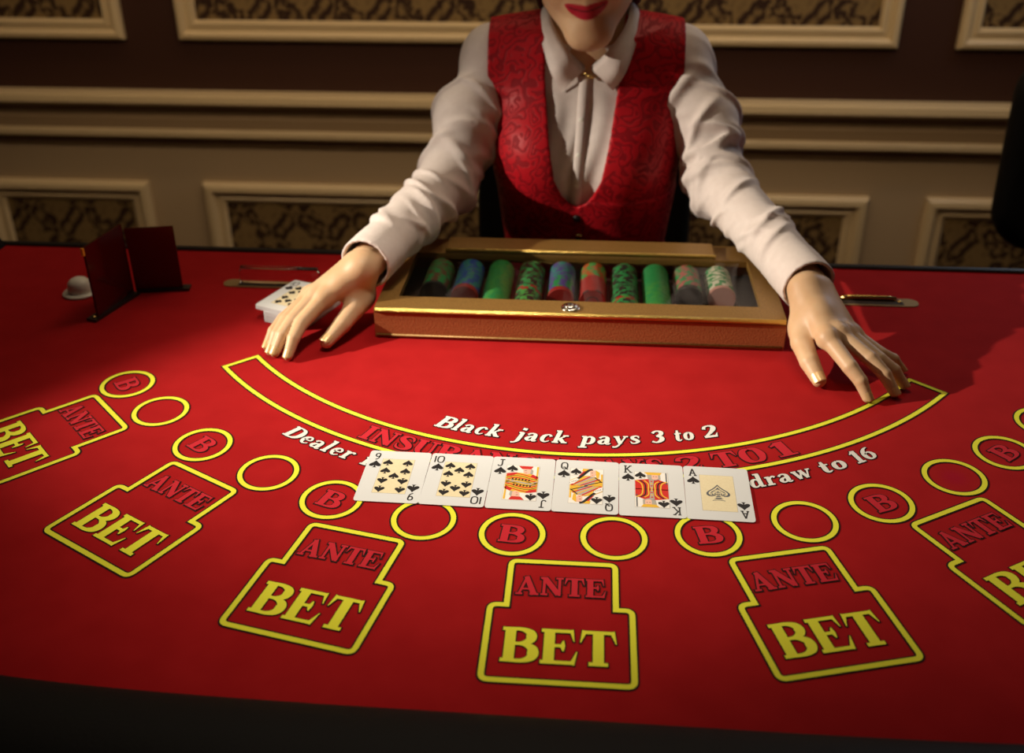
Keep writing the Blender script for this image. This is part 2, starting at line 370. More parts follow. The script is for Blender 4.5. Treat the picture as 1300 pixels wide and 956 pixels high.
mb = MB(); mb.box(-4, 4, WY - 0.02, WY, FL, FL + 0.06, 0); struct(mb.build('baseboard_back', creamtrim), 'skirting board')

# ------------------------------------------------------------------ gaming table
table = tag(empty('gaming_table', (0, -0.45, FL)), 'red felt blackjack table with yellow betting boxes and black padded armrest', 'table')
def tpart(mb, name, m, smooth=False, parent=None):
    o = mb.build(name, m, parent or table, smooth)
    if parent is None: o.location = (0, 0.45, TZ)
    return o
def outline(grow=0.0, n=96):
    """table plan from the dealer's right corner round the players' side"""
    pts = []
    for k in range(n + 1):
        a = PI - PI * k / n if False else PI + PI * k / n
        ca, sa = math.cos(a), math.sin(a); e = 2 / 4.2
        pts.append(((0.868 + grow) * math.copysign(abs(ca) ** e, ca), -0.10 + (0.782 + grow) * -abs(sa) ** e))
    return [(-(0.868 + grow), -0.0475)] + pts + [(0.868 + grow, -0.0475)]
ol = outline()
mb = MB(); mb.grid([[(x, y, -0.045) for x, y in ol], [(x, y, 0) for x, y in ol]], closed=True, cap=True); tpart(mb, 'tabletop', felt)
mb = MB(); mb.box(-0.95, 0.95, -0.0475, -0.036, -0.06, 0.004, 0, 0.002); o = tpart(mb, 'table_rim', blackwood); o['label'] = 'thin black rim on the dealer side'
# armrest: padded roll round the players' side
sec = []
for k in range(13):
    a = PI * k / 12; sec.append((0.052 - 0.052 * math.cos(a), 0.030 * math.sin(a) ** 0.8 - 0.004))
sec = sec + [(0.104, -0.06), (0.0, -0.06)]
outs = [outline(d) for d, _ in sec]
rows = [[(outs[i][j][0], outs[i][j][1] , sec[i][1]) for i in range(len(sec))] for j in range(len(ol))]
mb = MB(); mb.grid(rows, closed=True, cap=True); o = tpart(mb, 'armrest', leather, True); o['label'] = 'black padded leather armrest round the players side'
inn = outline(-0.08)
mb = MB(); mb.grid([[(x, min(y, -0.12), -0.17) for x, y in inn], [(x, min(y, -0.12), -0.045) for x, y in inn]], closed=True, cap=True)
# apron only along the players' side, so that the dealer's knees have room
mb = MB(); a0 = outline(-0.05); a1 = outline(-0.07); q = [(x, y) for x, y in a0[8:-8]] + [(x, y) for x, y in reversed(a1[8:-8])]
mb.grid([[(x, y, -0.17) for x, y in q], [(x, y, -0.045) for x, y in q]], closed=True, cap=True); tpart(mb, 'apron', blackwood)
for sx in (-1, 1):
    mb = MB(); mb.lathe([(0.20, -TZ), (0.20, -TZ + 0.03), (0.07, -TZ + 0.06), (0.055, -0.4), (0.07, -0.10), (0.16, -0.046)], 24, (sx * 0.55, -0.52, 0)); tpart(mb, 'pedestal_leg', blackwood, True)

# ---- printed layout: strokes laid flat on the felt, black below and the colour on top
ZB, ZC = 0.00035, 0.0007
def ribbon(mb, pts, mi, z, grow=0.0, closed=False, ext=True):
    """pts: (x, y, width); a flat strip with mitred turns"""
    P_ = [np.array(p[:2], float) for p in pts]; W = [p[2] + 2 * grow for p in pts]; n = len(P_)
    if grow and not closed and ext:
        d0 = P_[1] - P_[0]; P_[0] = P_[0] - grow * d0 / (np.hypot(*d0) + 1e-9); d1 = P_[-1] - P_[-2]; P_[-1] = P_[-1] + grow * d1 / (np.hypot(*d1) + 1e-9)
    Lf, Rt = [], []
    for i in range(n):
        a = P_[i] - P_[i - 1] if (i > 0 or closed) else P_[1] - P_[0]
        b = P_[(i + 1) % n] - P_[i] if (i < n - 1 or closed) else P_[-1] - P_[-2]
        a = a / (np.hypot(*a) + 1e-12); b = b / (np.hypot(*b) + 1e-12)
        na, nb = np.array((-a[1], a[0])), np.array((-b[1], b[0])); m = na + nb; m = m / (np.hypot(*m) + 1e-12)
        k = 1 / max(0.45, float(m @ na)); Lf.append(P_[i] + m * W[i] / 2 * k); Rt.append(P_[i] - m * W[i] / 2 * k)
    rng = range(n if closed else n - 1)
    for i in rng:
        j = (i + 1) % n
        mb.poly([(*Rt[i], z), (*Rt[j], z), (*Lf[j], z), (*Lf[i], z)], mi)
S_, C_ = 'S', 'C'      # straight / curved stroke
def bowl_top(x): return (C_, [(.15, .95, .10), (.42, .95, .11), (.60, .87, .19), (.645, .75, .24), (.60, .62, .19), (.42, .535, .10), (.15, .535, .10)])
def serif(x0, x1, y): return (S_, [(x0, y, .10), (x1, y, .10)])
GLY = {
 'B': (.80, [(S_, [(.18, 0, .24), (.18, 1, .24)]), bowl_top(0), (C_, [(.15, .53, .09), (.46, .52, .10), (.66, .42, .20), (.70, .28, .25), (.65, .14, .20), (.46, .05, .11), (.15, .05, .10)]), serif(0, .3, .95), serif(0, .3, .05)]),
 'E': (.80, [(S_, [(.18, 0, .24), (.18, 1, .24)]), (S_, [(0, .95, .10), (.70, .95, .10)]), (S_, [(.655, 1, .10), (.72, .66, .02)]), (S_, [(.18, .52, .09), (.48, .52, .09)]), (S_, [(.49, .37, .03), (.47, .52, .12), (.49, .67, .03)]), (S_, [(0, .05, .10), (.74, .05, .10)]), (S_, [(.68, 0, .12), (.79, .37, .02)])]),
 'T': (.78, [(S_, [(.39, 0, .24), (.39, 1, .24)]), (S_, [(.03, .95, .10), (.75, .95, .10)]), (S_, [(.09, 1, .12), (.0, .64, .02)]), (S_, [(.69, 1, .12), (.78, .64, .02)]), serif(.18, .60, .05)]),
 'A': (.92, [(S_, [(.13, 0, .10), (.43, 1, .11)]), (S_, [(.40, 1, .20), (.75, 0, .25)]), (S_, [(.22, .31, .09), (.62, .31, .09)]), serif(0, .28, .04), serif(.56, .92, .04)]),
 'N': (.92, [(S_, [(.15, 0, .11), (.15, 1, .11)]), (S_, [(.16, .96, .24), (.74, .06, .24)]), (S_, [(.77, 0, .11), (.77, 1, .11)]), serif(0, .22, .95), serif(.02, .30, .05), serif(.62, .92, .95)]),
 'I': (.40, [(S_, [(.20, 0, .24), (.20, 1, .24)]), serif(0, .4, .95), serif(0, .4, .05)]),
 'S': (.70, [(C_, [(.60, .66, .03), (.585, .80, .09), (.50, .92, .10), (.34, .955, .10), (.17, .87, .19), (.15, .71, .23), (.30, .57, .25), (.46, .46, .25), (.58, .30, .23), (.53, .13, .19), (.36, .045, .10), (.18, .08, .10), (.09, .20, .08), (.065, .36, .03)])]),
 'U': (.88, [(C_, [(.19, 1, .24), (.19, .60, .24), (.19, .32, .23), (.27, .12, .17), (.45, .05, .10), (.62, .12, .10), (.69, .32, .10), (.69, .65, .10), (.69, 1, .10)]), serif(0, .38, .95), serif(.55, .86, .95)]),
 'R': (.88, [(S_, [(.18, 0, .24), (.18, 1, .24)]), bowl_top(0), (S_, [(.40, .54, .22), (.72, .03, .24)]), serif(.66, .90, .05), serif(0, .3, .95), serif(0, .34, .05)]),
 'C': (.78, [(C_, [(.70, .64, .03), (.67, .82, .09), (.56, .93, .10), (.42, .955, .10), (.22, .84, .21), (.14, .50, .26), (.22, .17, .21), (.42, .045, .10), (.58, .08, .09), (.69, .19, .07), (.75, .34, .03)])]),
 'P': (.74, [(S_, [(.18, 0, .24), (.18, 1, .24)]), bowl_top(0), serif(0, .3, .95), serif(0, .36, .05)]),
 'Y': (.84, [(S_, [(.13, 1, .24), (.43, .42, .22)]), (S_, [(.72, 1, .10), (.46, .44, .10)]), (S_, [(.43, .48, .24), (.43, 0, .24)]), serif(0, .30, .95), serif(.58, .86, .95), serif(.24, .62, .05)]),
 'O': (.86, [(C_, [(.43, .95, .10), (.23, .85, .20), (.15, .50, .26), (.23, .15, .20), (.43, .05, .10), (.63, .15, .20), (.71, .50, .26), (.63, .85, .20), (.43, .95, .10)])]),
 '1': (.50, [(S_, [(.27, 0, .23), (.27, 1, .23)]), (S_, [(.03, .78, .06), (.22, .93, .14)]), serif(.04, .50, .05)]),
 '2': (.68, [(C_, [(.10, .70, .16), (.14, .88, .13), (.33, .95, .10), (.52, .86, .20), (.53, .67, .23), (.38, .42, .17), (.10, .10, .10)]), (S_, [(.05, .08, .16), (.58, .08, .16)]), (S_, [(.56, .02, .14), (.65, .32, .03)])]),
 '3': (.66, [(C_, [(.09, .80, .14), (.20, .93, .11), (.36, .95, .11), (.50, .84, .21), (.49, .66, .19), (.28, .54, .09)]), (C_, [(.28, .54, .09), (.50, .44, .19), (.54, .25, .23), (.42, .08, .16), (.26, .04, .10), (.09, .13, .14)])]),
 '6': (.70, [(C_, [(.58, .92, .06), (.38, .86, .13), (.20, .66, .22), (.14, .36, .24), (.22, .12, .18), (.37, .045, .10), (.52, .13, .18), (.57, .31, .21), (.50, .50, .15), (.36, .57, .09), (.20, .47, .09)])]),
 '7': (.62, [(S_, [(.02, .92, .16), (.60, .92, .16)]), (S_, [(.55, .95, .10), (.25, 0, .22)])]),
 'D': (.88, [(S_, [(.18, 0, .24), (.18, 1, .24)]), (C_, [(.15, .95, .10), (.42, .95, .10), (.66, .82, .20), (.74, .50, .26), (.66, .18, .20), (.42, .05, .10), (.15, .05, .10)]), serif(0, .3, .95), serif(0, .3, .05)]),
 'a': (.62, [(C_, [(.08, .50, .12), (.16, .61, .10), (.30, .63, .10), (.41, .54, .17), (.43, .38, .20), (.43, .10, .20), (.50, .03, .12), (.60, .06, .05)]), (C_, [(.42, .38, .08), (.22, .34, .12), (.12, .19, .19), (.18, .06, .13), (.30, .06, .09), (.42, .18, .08)])]),
 'c': (.54, [(C_, [(.48, .49, .15), (.40, .61, .10), (.29, .63, .09), (.16, .52, .17), (.12, .32, .20), (.18, .12, .16), (.32, .04, .09), (.48, .14, .05)])]),
 'd': (.68, [(C_, [(.44, .52, .08), (.32, .62, .10), (.18, .52, .17), (.13, .32, .20), (.18, .11, .16), (.30, .05, .09), (.44, .16, .08)]), (S_, [(.50, 1.02, .19), (.50, .06, .19)]), serif(.32, .58, 1.0), serif(.46, .68, .045)]),
 'e': (.56, [(C_, [(.12, .36, .09), (.46, .37, .08), (.44, .54, .12), (.31, .63, .09), (.17, .53, .17), (.12, .32, .20), (.18, .12, .16), (.33, .04, .09), (.50, .15, .05)])]),
 'j': (.36, [(C_, [(.21, .64, .19), (.21, .30, .19), (.20, -.02, .18), (.12, -.20, .10), (-.04, -.25, .11)]), serif(.04, .26, .62), (S_, [(.20, .84, .20), (.20, 1.02, .20)])]),
 'k': (.68, [(S_, [(.17, 0, .19), (.17, 1.02, .19)]), (S_, [(.22, .26, .09), (.54, .62, .09)]), (S_, [(.30, .38, .19), (.56, .03, .20)]), serif(0, .26, 1.0), serif(.03, .32, .045), serif(.40, .66, .61), serif(.46, .70, .045)]),
 'l': (.36, [(S_, [(.18, 0, .19), (.18, 1.02, .19)]), serif(.0, .27, 1.0), serif(.03, .34, .045)]),
 'o': (.60, [(C_, [(.30, .63, .09), (.16, .52, .17), (.12, .33, .20), (.16, .13, .17), (.30, .04, .09), (.44, .13, .17), (.48, .33, .20), (.44, .52, .17), (.30, .63, .09)])]),
 'p': (.68, [(S_, [(.19, -.27, .19), (.19, .64, .19)]), (C_, [(.22, .50, .08), (.36, .62, .10), (.51, .52, .17), (.55, .33, .20), (.51, .13, .17), (.37, .04, .09), (.22, .13, .08)]), serif(.02, .24, .62), serif(.02, .38, -.25)]),
 'r': (.52, [(S_, [(.18, 0, .19), (.18, .64, .19)]), (C_, [(.22, .42, .07), (.30, .58, .09), (.40, .62, .12), (.48, .54, .13)]), serif(.02, .24, .62), serif(.03, .36, .045)]),
 's': (.50, [(C_, [(.42, .44, .04), (.39, .58, .08), (.27, .63, .09), (.14, .55, .15), (.16, .42, .17), (.32, .30, .18), (.41, .17, .17), (.31, .05, .09), (.17, .05, .09), (.08, .20, .04)])]),
 't': (.42, [(C_, [(.18, .88, .10), (.18, .50, .19), (.18, .16, .19), (.26, .04, .12), (.40, .10, .05)]), (S_, [(.02, .60, .09), (.38, .60, .09)])]),
 'w': (.92, [(S_, [(.12, .64, .18), (.30, .02, .17)]), (S_, [(.30, .02, .08), (.46, .60, .09)]), (S_, [(.44, .64, .18), (.62, .02, .17)]), (S_, [(.62, .02, .08), (.80, .64, .08)]), serif(0, .24, .61), serif(.34, .54, .61), serif(.70, .90, .61)]),
 'y': (.64, [(S_, [(.13, .64, .19), (.35, .04, .18)]), (C_, [(.54, .64, .08), (.42, .28, .08), (.30, -.06, .09), (.18, -.22, .11), (.04, -.22, .12)]), serif(0, .26, .61), serif(.42, .64, .61)]),
 'm': (.98, [(S_, [(.18, 0, .19), (.18, .64, .19)]), (C_, [(.20, .44, .07), (.34, .61, .10), (.48, .50, .18), (.48, 0, .19)]), (C_, [(.50, .44, .07), (.64, .61, .10), (.78, .50, .18), (.78, 0, .19)]), serif(.02, .24, .62), serif(.03, .32, .045), serif(.40, .60, .045), serif(.70, .94, .045)]),
 'n': (.70, [(S_, [(.18, 0, .19), (.18, .64, .19)]), (C_, [(.20, .44, .07), (.36, .61, .10), (.51, .50, .18), (.51, 0, .19)]), serif(.02, .24, .62), serif(.03, .34, .045), serif(.42, .68, .045)]),
 'u': (.70, [(C_, [(.18, .64, .19), (.18, .24, .19), (.26, .06, .12), (.38, .05, .09), (.48, .20, .08)]), (S_, [(.52, .64, .19), (.52, 0, .19)]), serif(.02, .24, .62), serif(.36, .58, .62)]),
}
def glyph_strokes(ch):
    out = []
    for kind, pts in GLY[ch][1]:
        if kind == C_: pts = [tuple(p) for p in catmull(pts, 5)]
        out.append(pts)
    return out
def put_text(mb, text, cap, place, x0, x1, mi_fill, mi_edge, edge, shear=0.0, dz=0.0):
    """lay the words between x0 and x1 of the baseline; place maps (x, y) to the table"""
    adv = [0.34 if c == ' ' else GLY[c][0] + 0.06 for c in text]; tot = sum(adv) - 0.06
    sx = (x1 - x0) / tot; x = 0; lay = 0
    for c, a in zip(text, adv):
        if c != ' ':
            for pts in glyph_strokes(c):
                fine = []
                for i in range(len(pts) - 1):
                    fine.append(pts[i])
                fine.append(pts[-1])
                q = []
                for (px, py, pw) in fine:
                    X, Y = place(x0 + (x + px) * sx + shear * py * cap, py * cap)
                    q.append((X, Y, pw))
                # widths: horizontal strokes use the cap height, upright ones the set width
                qq = []
                for i in range(len(q)):
                    a_ = fine[max(i - 1, 0)]; b_ = fine[min(i + 1, len(fine) - 1)]
                    dx, dy = abs(b_[0] - a_[0]) * sx, abs(b_[1] - a_[1]) * cap; t = dy / (dx + dy + 1e-9)
                    qq.append((q[i][0], q[i][1], q[i][2] * (t * sx + (1 - t) * cap)))
                lay = (lay + 1) % 40
                ribbon(mb, qq, mi_edge, ZB + lay * 6e-6, edge)
                ribbon(mb, qq, mi_fill, ZC + lay * 1.5e-5, -0.0)
        x += a
def rot2(x, y, a): c, s = math.cos(a), math.sin(a); return (c * x - s * y, s * x + c * y)
LW, EW = 0.0049, 0.0016
PRINT = [inkblk, yellow, redlet, whitelet]
def rounded(pts, rad, n=5):
    out = []
    for i, (p, r) in enumerate(zip(pts, rad)):
        p = np.array(p); a = np.array(pts[i - 1]) - p; b = np.array(pts[(i + 1) % len(pts)]) - p
        a = a / np.hypot(*a); b = b / np.hypot(*b)
        if r == 0: out.append(tuple(p)); continue
        for k in range(n + 1):
            t = k / n; out.append(tuple(p + r * (a * (1 - t) ** 2 + b * t ** 2)))
    return out
BT, BW, BN, BH = 0.0452, 0.0586, 0.0555, 0.1372
boxes = [(-0.5063, -0.4936, -0.7778), (-0.3609, -0.6045, -0.4992), (-0.1906, -0.6794, -0.2107), (-0.0012, -0.7069, 0.0032), (0.1882, -0.6799, 0.2653), (0.3543, -0.6066, 0.541), (0.5035, -0.4955, 0.800)]
def flat(mb, name, mats, parent=table):
    o = mb.build(name, mats, parent)
    if parent is table: o.location = (0, 0.45, TZ)
    return o
for bx, by, ba in boxes:
    pl = lambda x, y: tuple(np.array(rot2(x, y, ba)) + (bx, by))
    pts = rounded([(-BT, 0), (BT, 0), (BT, -BN), (BW, -BN), (BW, -BH), (-BW, -BH), (-BW, -BN), (-BT, -BN)], [.006, .006, 0, .006, .006, .006, .006, 0])
    mb = MB(); q = [(*pl(*p), LW) for p in pts]
    ribbon(mb, q, 0, ZB, EW, closed=True); ribbon(mb, q, 1, ZC, 0, closed=True)
    bo = flat(mb, 'betting_box', PRINT); bo['label'] = 'stepped yellow betting box outline with black edging'
    mb = MB(); put_text(mb, 'BET', 0.0375, lambda x, y: pl(x, y - 0.1185), -0.0455, 0.0452, 1, 0, 0.0010); flat(mb, 'bet_lettering', PRINT, bo)
    mb = MB(); put_text(mb, 'ANTE', 0.0225, lambda x, y: pl(x, y - 0.0422), -0.0390, 0.0370, 2, 0, 0.0012); flat(mb, 'ante_lettering', PRINT, bo)
CR = 0.0278
DA = 0.2665
cB = [(-0.512, -0.435), (-0.382, -0.5495), (-0.2258, -0.6318), (-0.0492, -0.6703), (0.1285, -0.6580), (0.2956, -0.598), (0.4399, -0.5028)]
cP = [(-0.4513, -0.489), (-0.2991, -0.5932), (-0.1330, -0.6550), (0.043, -0.6691), (0.2187, -0.6316), (0.3766, -0.55), (0.5020, -0.4420)]
def ring(c, letter):
    mb = MB(); q = [(c[0] + CR * math.cos(2 * PI * k / 64), c[1] + CR * math.sin(2 * PI * k / 64), LW) for k in range(64)]
    ribbon(mb, q, 0, ZB, EW, closed=True); ribbon(mb, q, 1, ZC, 0, closed=True)
    o = flat(mb, 'betting_circle', PRINT); o['label'] = 'yellow ring round a red letter B' if letter else 'empty yellow ring'
    if letter:
        a = math.atan2(c[0], -c[1]); mb = MB()
        put_text(mb, 'B', 0.0245, lambda x, y: tuple(np.array(rot2(x, y - 0.0122, a)) + c), -0.0115, 0.0115, 2, 0, 0.0012); flat(mb, 'letter_b', PRINT, o)
for c in cB: ring(c, True)
for c in cP: ring(c, False)
CYI = -0.0408
def arcpt(R, deg): a = math.radians(deg); return (R * math.sin(a), CYI - R * math.cos(a))
RI, RO = 0.4983, 0.5396
AI, AO = 50.2, 50.05
q = [(*arcpt(RI, -AI + 2 * AI * k / 90), LW) for k in range(91)] + [(*arcpt(RO, AO - 2 * AO * k / 90), LW) for k in range(91)]
mb = MB(); ribbon(mb, q, 0, ZB, EW, closed=True); ribbon(mb, q, 1, ZC, 0, closed=True)
o = flat(mb, 'insurance_band', PRINT); o['label'] = 'curved yellow outlined band in front of the dealer'
def arc_words(words, R, cap, fill, edge, shear, parent=None, name='table_lettering'):
    mb = MB()
    for t, d0, d1 in words:
        def place(x, y): return arcpt(R - y, math.degrees(x / R))
        put_text(mb, t, cap, place, math.radians(d0) * R, math.radians(d1) * R, fill, 0, edge, shear)
    return flat(mb, name, PRINT, parent or table)
arc_words([('INSURANCE', -24.9, -1.0), ('PAYS', 0.9, 10.4), ('2', 11.7, 14.6), ('TO', 16.0, 22.3), ('1', 23.3, 25.8)], 0.5325, 0.0255, 2, 0.0013, 0.0, o, 'insurance_lettering')
arc_words([('Black', -18.0, -9.3), ('jack', -7.3, -0.7), ('pays', 0.9, 8.5), ('3', 9.8, 11.6), ('to', 12.9, 15.5), ('2', 16.7, 18.7)], 0.4790, 0.0225, 3, 0.0010, 0.22)['label'] = 'cream words Black jack pays 3 to 2'
arc_words([('Dealer', -32.3, -23.2), ('must', -21.9, -14.8), ('stand', -13.4, -4.6), ('on', -3.4, 0.2), ('17', 1.4, 4.0), ('and', 5.2, 10.6), ('must', 11.6, 16.6), ('draw', 17.9, 24.9), ('to', 26.0, 29.1), ('16', 30.2, 33.0)], 0.5715, 0.0205, 3, 0.0010, 0.16)['label'] = 'cream words Dealer must stand on 17 and must draw to 16'

# slot plates let into the felt
def plate(x0, x1, y, hw, slot, bar):
    pts = []
    for k in range(13): a = PI / 2 + PI * k / 12; pts.append((x0 + hw + hw * math.cos(a), y + hw * math.sin(a)))
    for k in range(13): a = -PI / 2 + PI * k / 12; pts.append((x1 - hw + hw * math.cos(a), y + hw * math.sin(a)))
    mb = MB(); mb.grid([[(px, py, 0.0) for px, py in pts], [(px, py, 0.0015) for px, py in pts]], closed=True, cap=True)
    o = tpart(mb, 'slot_plate', olive)
    o['label'] = 'brass slot plate with rounded ends'
    mb = MB(); mb.box(slot[0], slot[1], y - 0.008, y + 0.008, 0.0015, 0.0022, 0); mb.build('slot_opening', darkin, o)
    if bar:
        mb = MB(); mb.tube([(slot[0] + .008, y + .004, 0.004), (slot[0] + .02, y + .004, .0055), (slot[1] - .02, y + .004, .0055), (slot[1] - .008, y + .004, .004)], 0.0032, 10)
        mb.build('slot_bar', brass, o, True)
        for x in (slot[0] - 0.006, slot[1] - 0.004):
            mb = MB(); mb.lathe([(0.0035, 0.0015), (0.0035, 0.003), (0.002, 0.004)], 12, (x, y, 0)); mb.build('screw', brass, o, True)
plate(-0.4931, -0.352, -0.1565, 0.0115, (-0.470, -0.372), False)
plate(0.306, 0.4456, -0.1555, 0.0115, (0.338, 0.425), True)

# ------------------------------------------------------------------ playing cards
CW, CH, CT = 0.0628, 0.0848, 0.0006
def card_mesh(thick=CT):
    mb = MB(); r = 0.0035; pts = []
    for cx, cy, a0 in ((CW / 2 - r, CH / 2 - r, 0), (-CW / 2 + r, CH / 2 - r, 90), (-CW / 2 + r, -CH / 2 + r, 180), (CW / 2 - r, -CH / 2 + r, 270)):
        for k in range(5): a = math.radians(a0 + 22.5 * k); pts.append((cx + r * math.cos(a), cy + r * math.sin(a)))
    mb.grid([[(x, y, 0) for x, y in pts], [(x, y, thick) for x, y in pts]], closed=True, cap=True)
    return mb
def spade(cx, cy, s, up=1):
    p = []
    for k in range(9):
        t = k / 8; p.append((0.04 + 0.46 * t ** 1.15, 0.5 - 0.62 * t ** 0.95))
    p = [(0, .52), (.10, .36), (.24, .20), (.40, .05), (.48, -.08), (.47, -.21), (.38, -.29), (.26, -.30), (.13, -.24), (.06, -.16), (.07, -.32), (.12, -.42), (.20, -.47)]
    pts = p + [(-x, y) for x, y in reversed(p[1:])]
    return [(cx + up * x * s, cy + up * y * s) for x, y in pts]
def fillpoly(mb, pts, z, mi): mb.poly([(x, y, z) for x, y in pts], mi)
CM = [cblack, cred, cyel, cskin, cgrey, cwhite, cfine, cardcream]
Z1, Z2, Z3, Z4 = CT + .00008, CT + .00016, CT + .00024, CT + .00032
THN = [0]
def thin(mb, pts, wd, z, mi=0, n=5, curve=True):
    THN[0] = (THN[0] + 1) % 12; z += THN[0] * 4e-6
    q = [tuple(p) for p in catmull([(x, y, wd) for x, y in pts], n)] if curve else [(x, y, wd) for x, y in pts]
    ribbon(mb, q, mi, z)
IDX = {  # unit height index letters, light slab face
 '9': [(.55, True, [(.46, .72), (.44, .90), (.28, .99), (.11, .90), (.07, .70), (.14, .52), (.30, .47), (.44, .57), (.46, .72), (.42, .35), (.30, .12), (.12, .02)])],
 '10': [(.9, False, [(.08, 0), (.08, 1)]), (.9, True, [(.60, 1), (.38, .88), (.32, .5), (.38, .12), (.60, 0), (.82, .12), (.88, .5), (.82, .88), (.60, 1)])],
 'J': [(.6, True, [(.40, 1), (.40, .55), (.40, .22), (.30, .03), (.12, .03), (.04, .18)]), (.6, False, [(.18, 1), (.62, 1)])],
 'Q': [(.6, True, [(.33, 1), (.12, .88), (.05, .5), (.12, .12), (.33, 0), (.54, .12), (.61, .5), (.54, .88), (.33, 1)]), (.6, True, [(.2, .22), (.36, .28), (.5, .02), (.66, .0)])],
 'K': [(.6, False, [(.14, 0), (.14, 1)]), (.6, False, [(.16, .42), (.58, 1)]), (.6, False, [(.28, .56), (.62, 0)]), (.6, False, [(.02, 0), (.28, 0)]), (.6, False, [(.02, 1), (.28, 1)]), (.6, False, [(.46, 1), (.70, 1)]), (.6, False, [(.50, 0), (.74, 0)])],
 'A': [(.6, False, [(.10, 0), (.34, 1)]), (.6, False, [(.34, 1), (.60, 0)]), (.6, False, [(.18, .33), (.52, .33)]), (.6, False, [(.0, 0), (.22, 0)]), (.6, False, [(.46, 0), (.72, 0)])],
}
IW = {'9': .53, '10': .96, 'J': .66, 'Q': .66, 'K': .74, 'A': .72}
def club(cx, cy, s, up=1):
    pts = []
    for ox, oy in ((0, .22), (.24, -.10), (-.24, -.10)):
        pts.append([(cx + up * s * (ox + .23 * math.cos(2 * PI * k / 12)), cy + up * s * (oy + .23 * math.sin(2 * PI * k / 12))) for k in range(12)])
    pts.append([(cx + up * s * x, cy + up * s * y) for x, y in ((-.07, .1), (-.16, -.48), (.16, -.48), (.07, .1))])
    return pts
def pip(mb, x, y, s, up, suit, z):
    if suit == 'spade': fillpoly(mb, spade(x, y, s, up), z, 0)
    else:
        for i_, q in enumerate(club(x, y, s, up)): fillpoly(mb, q, z + i_ * 1e-5, 0)
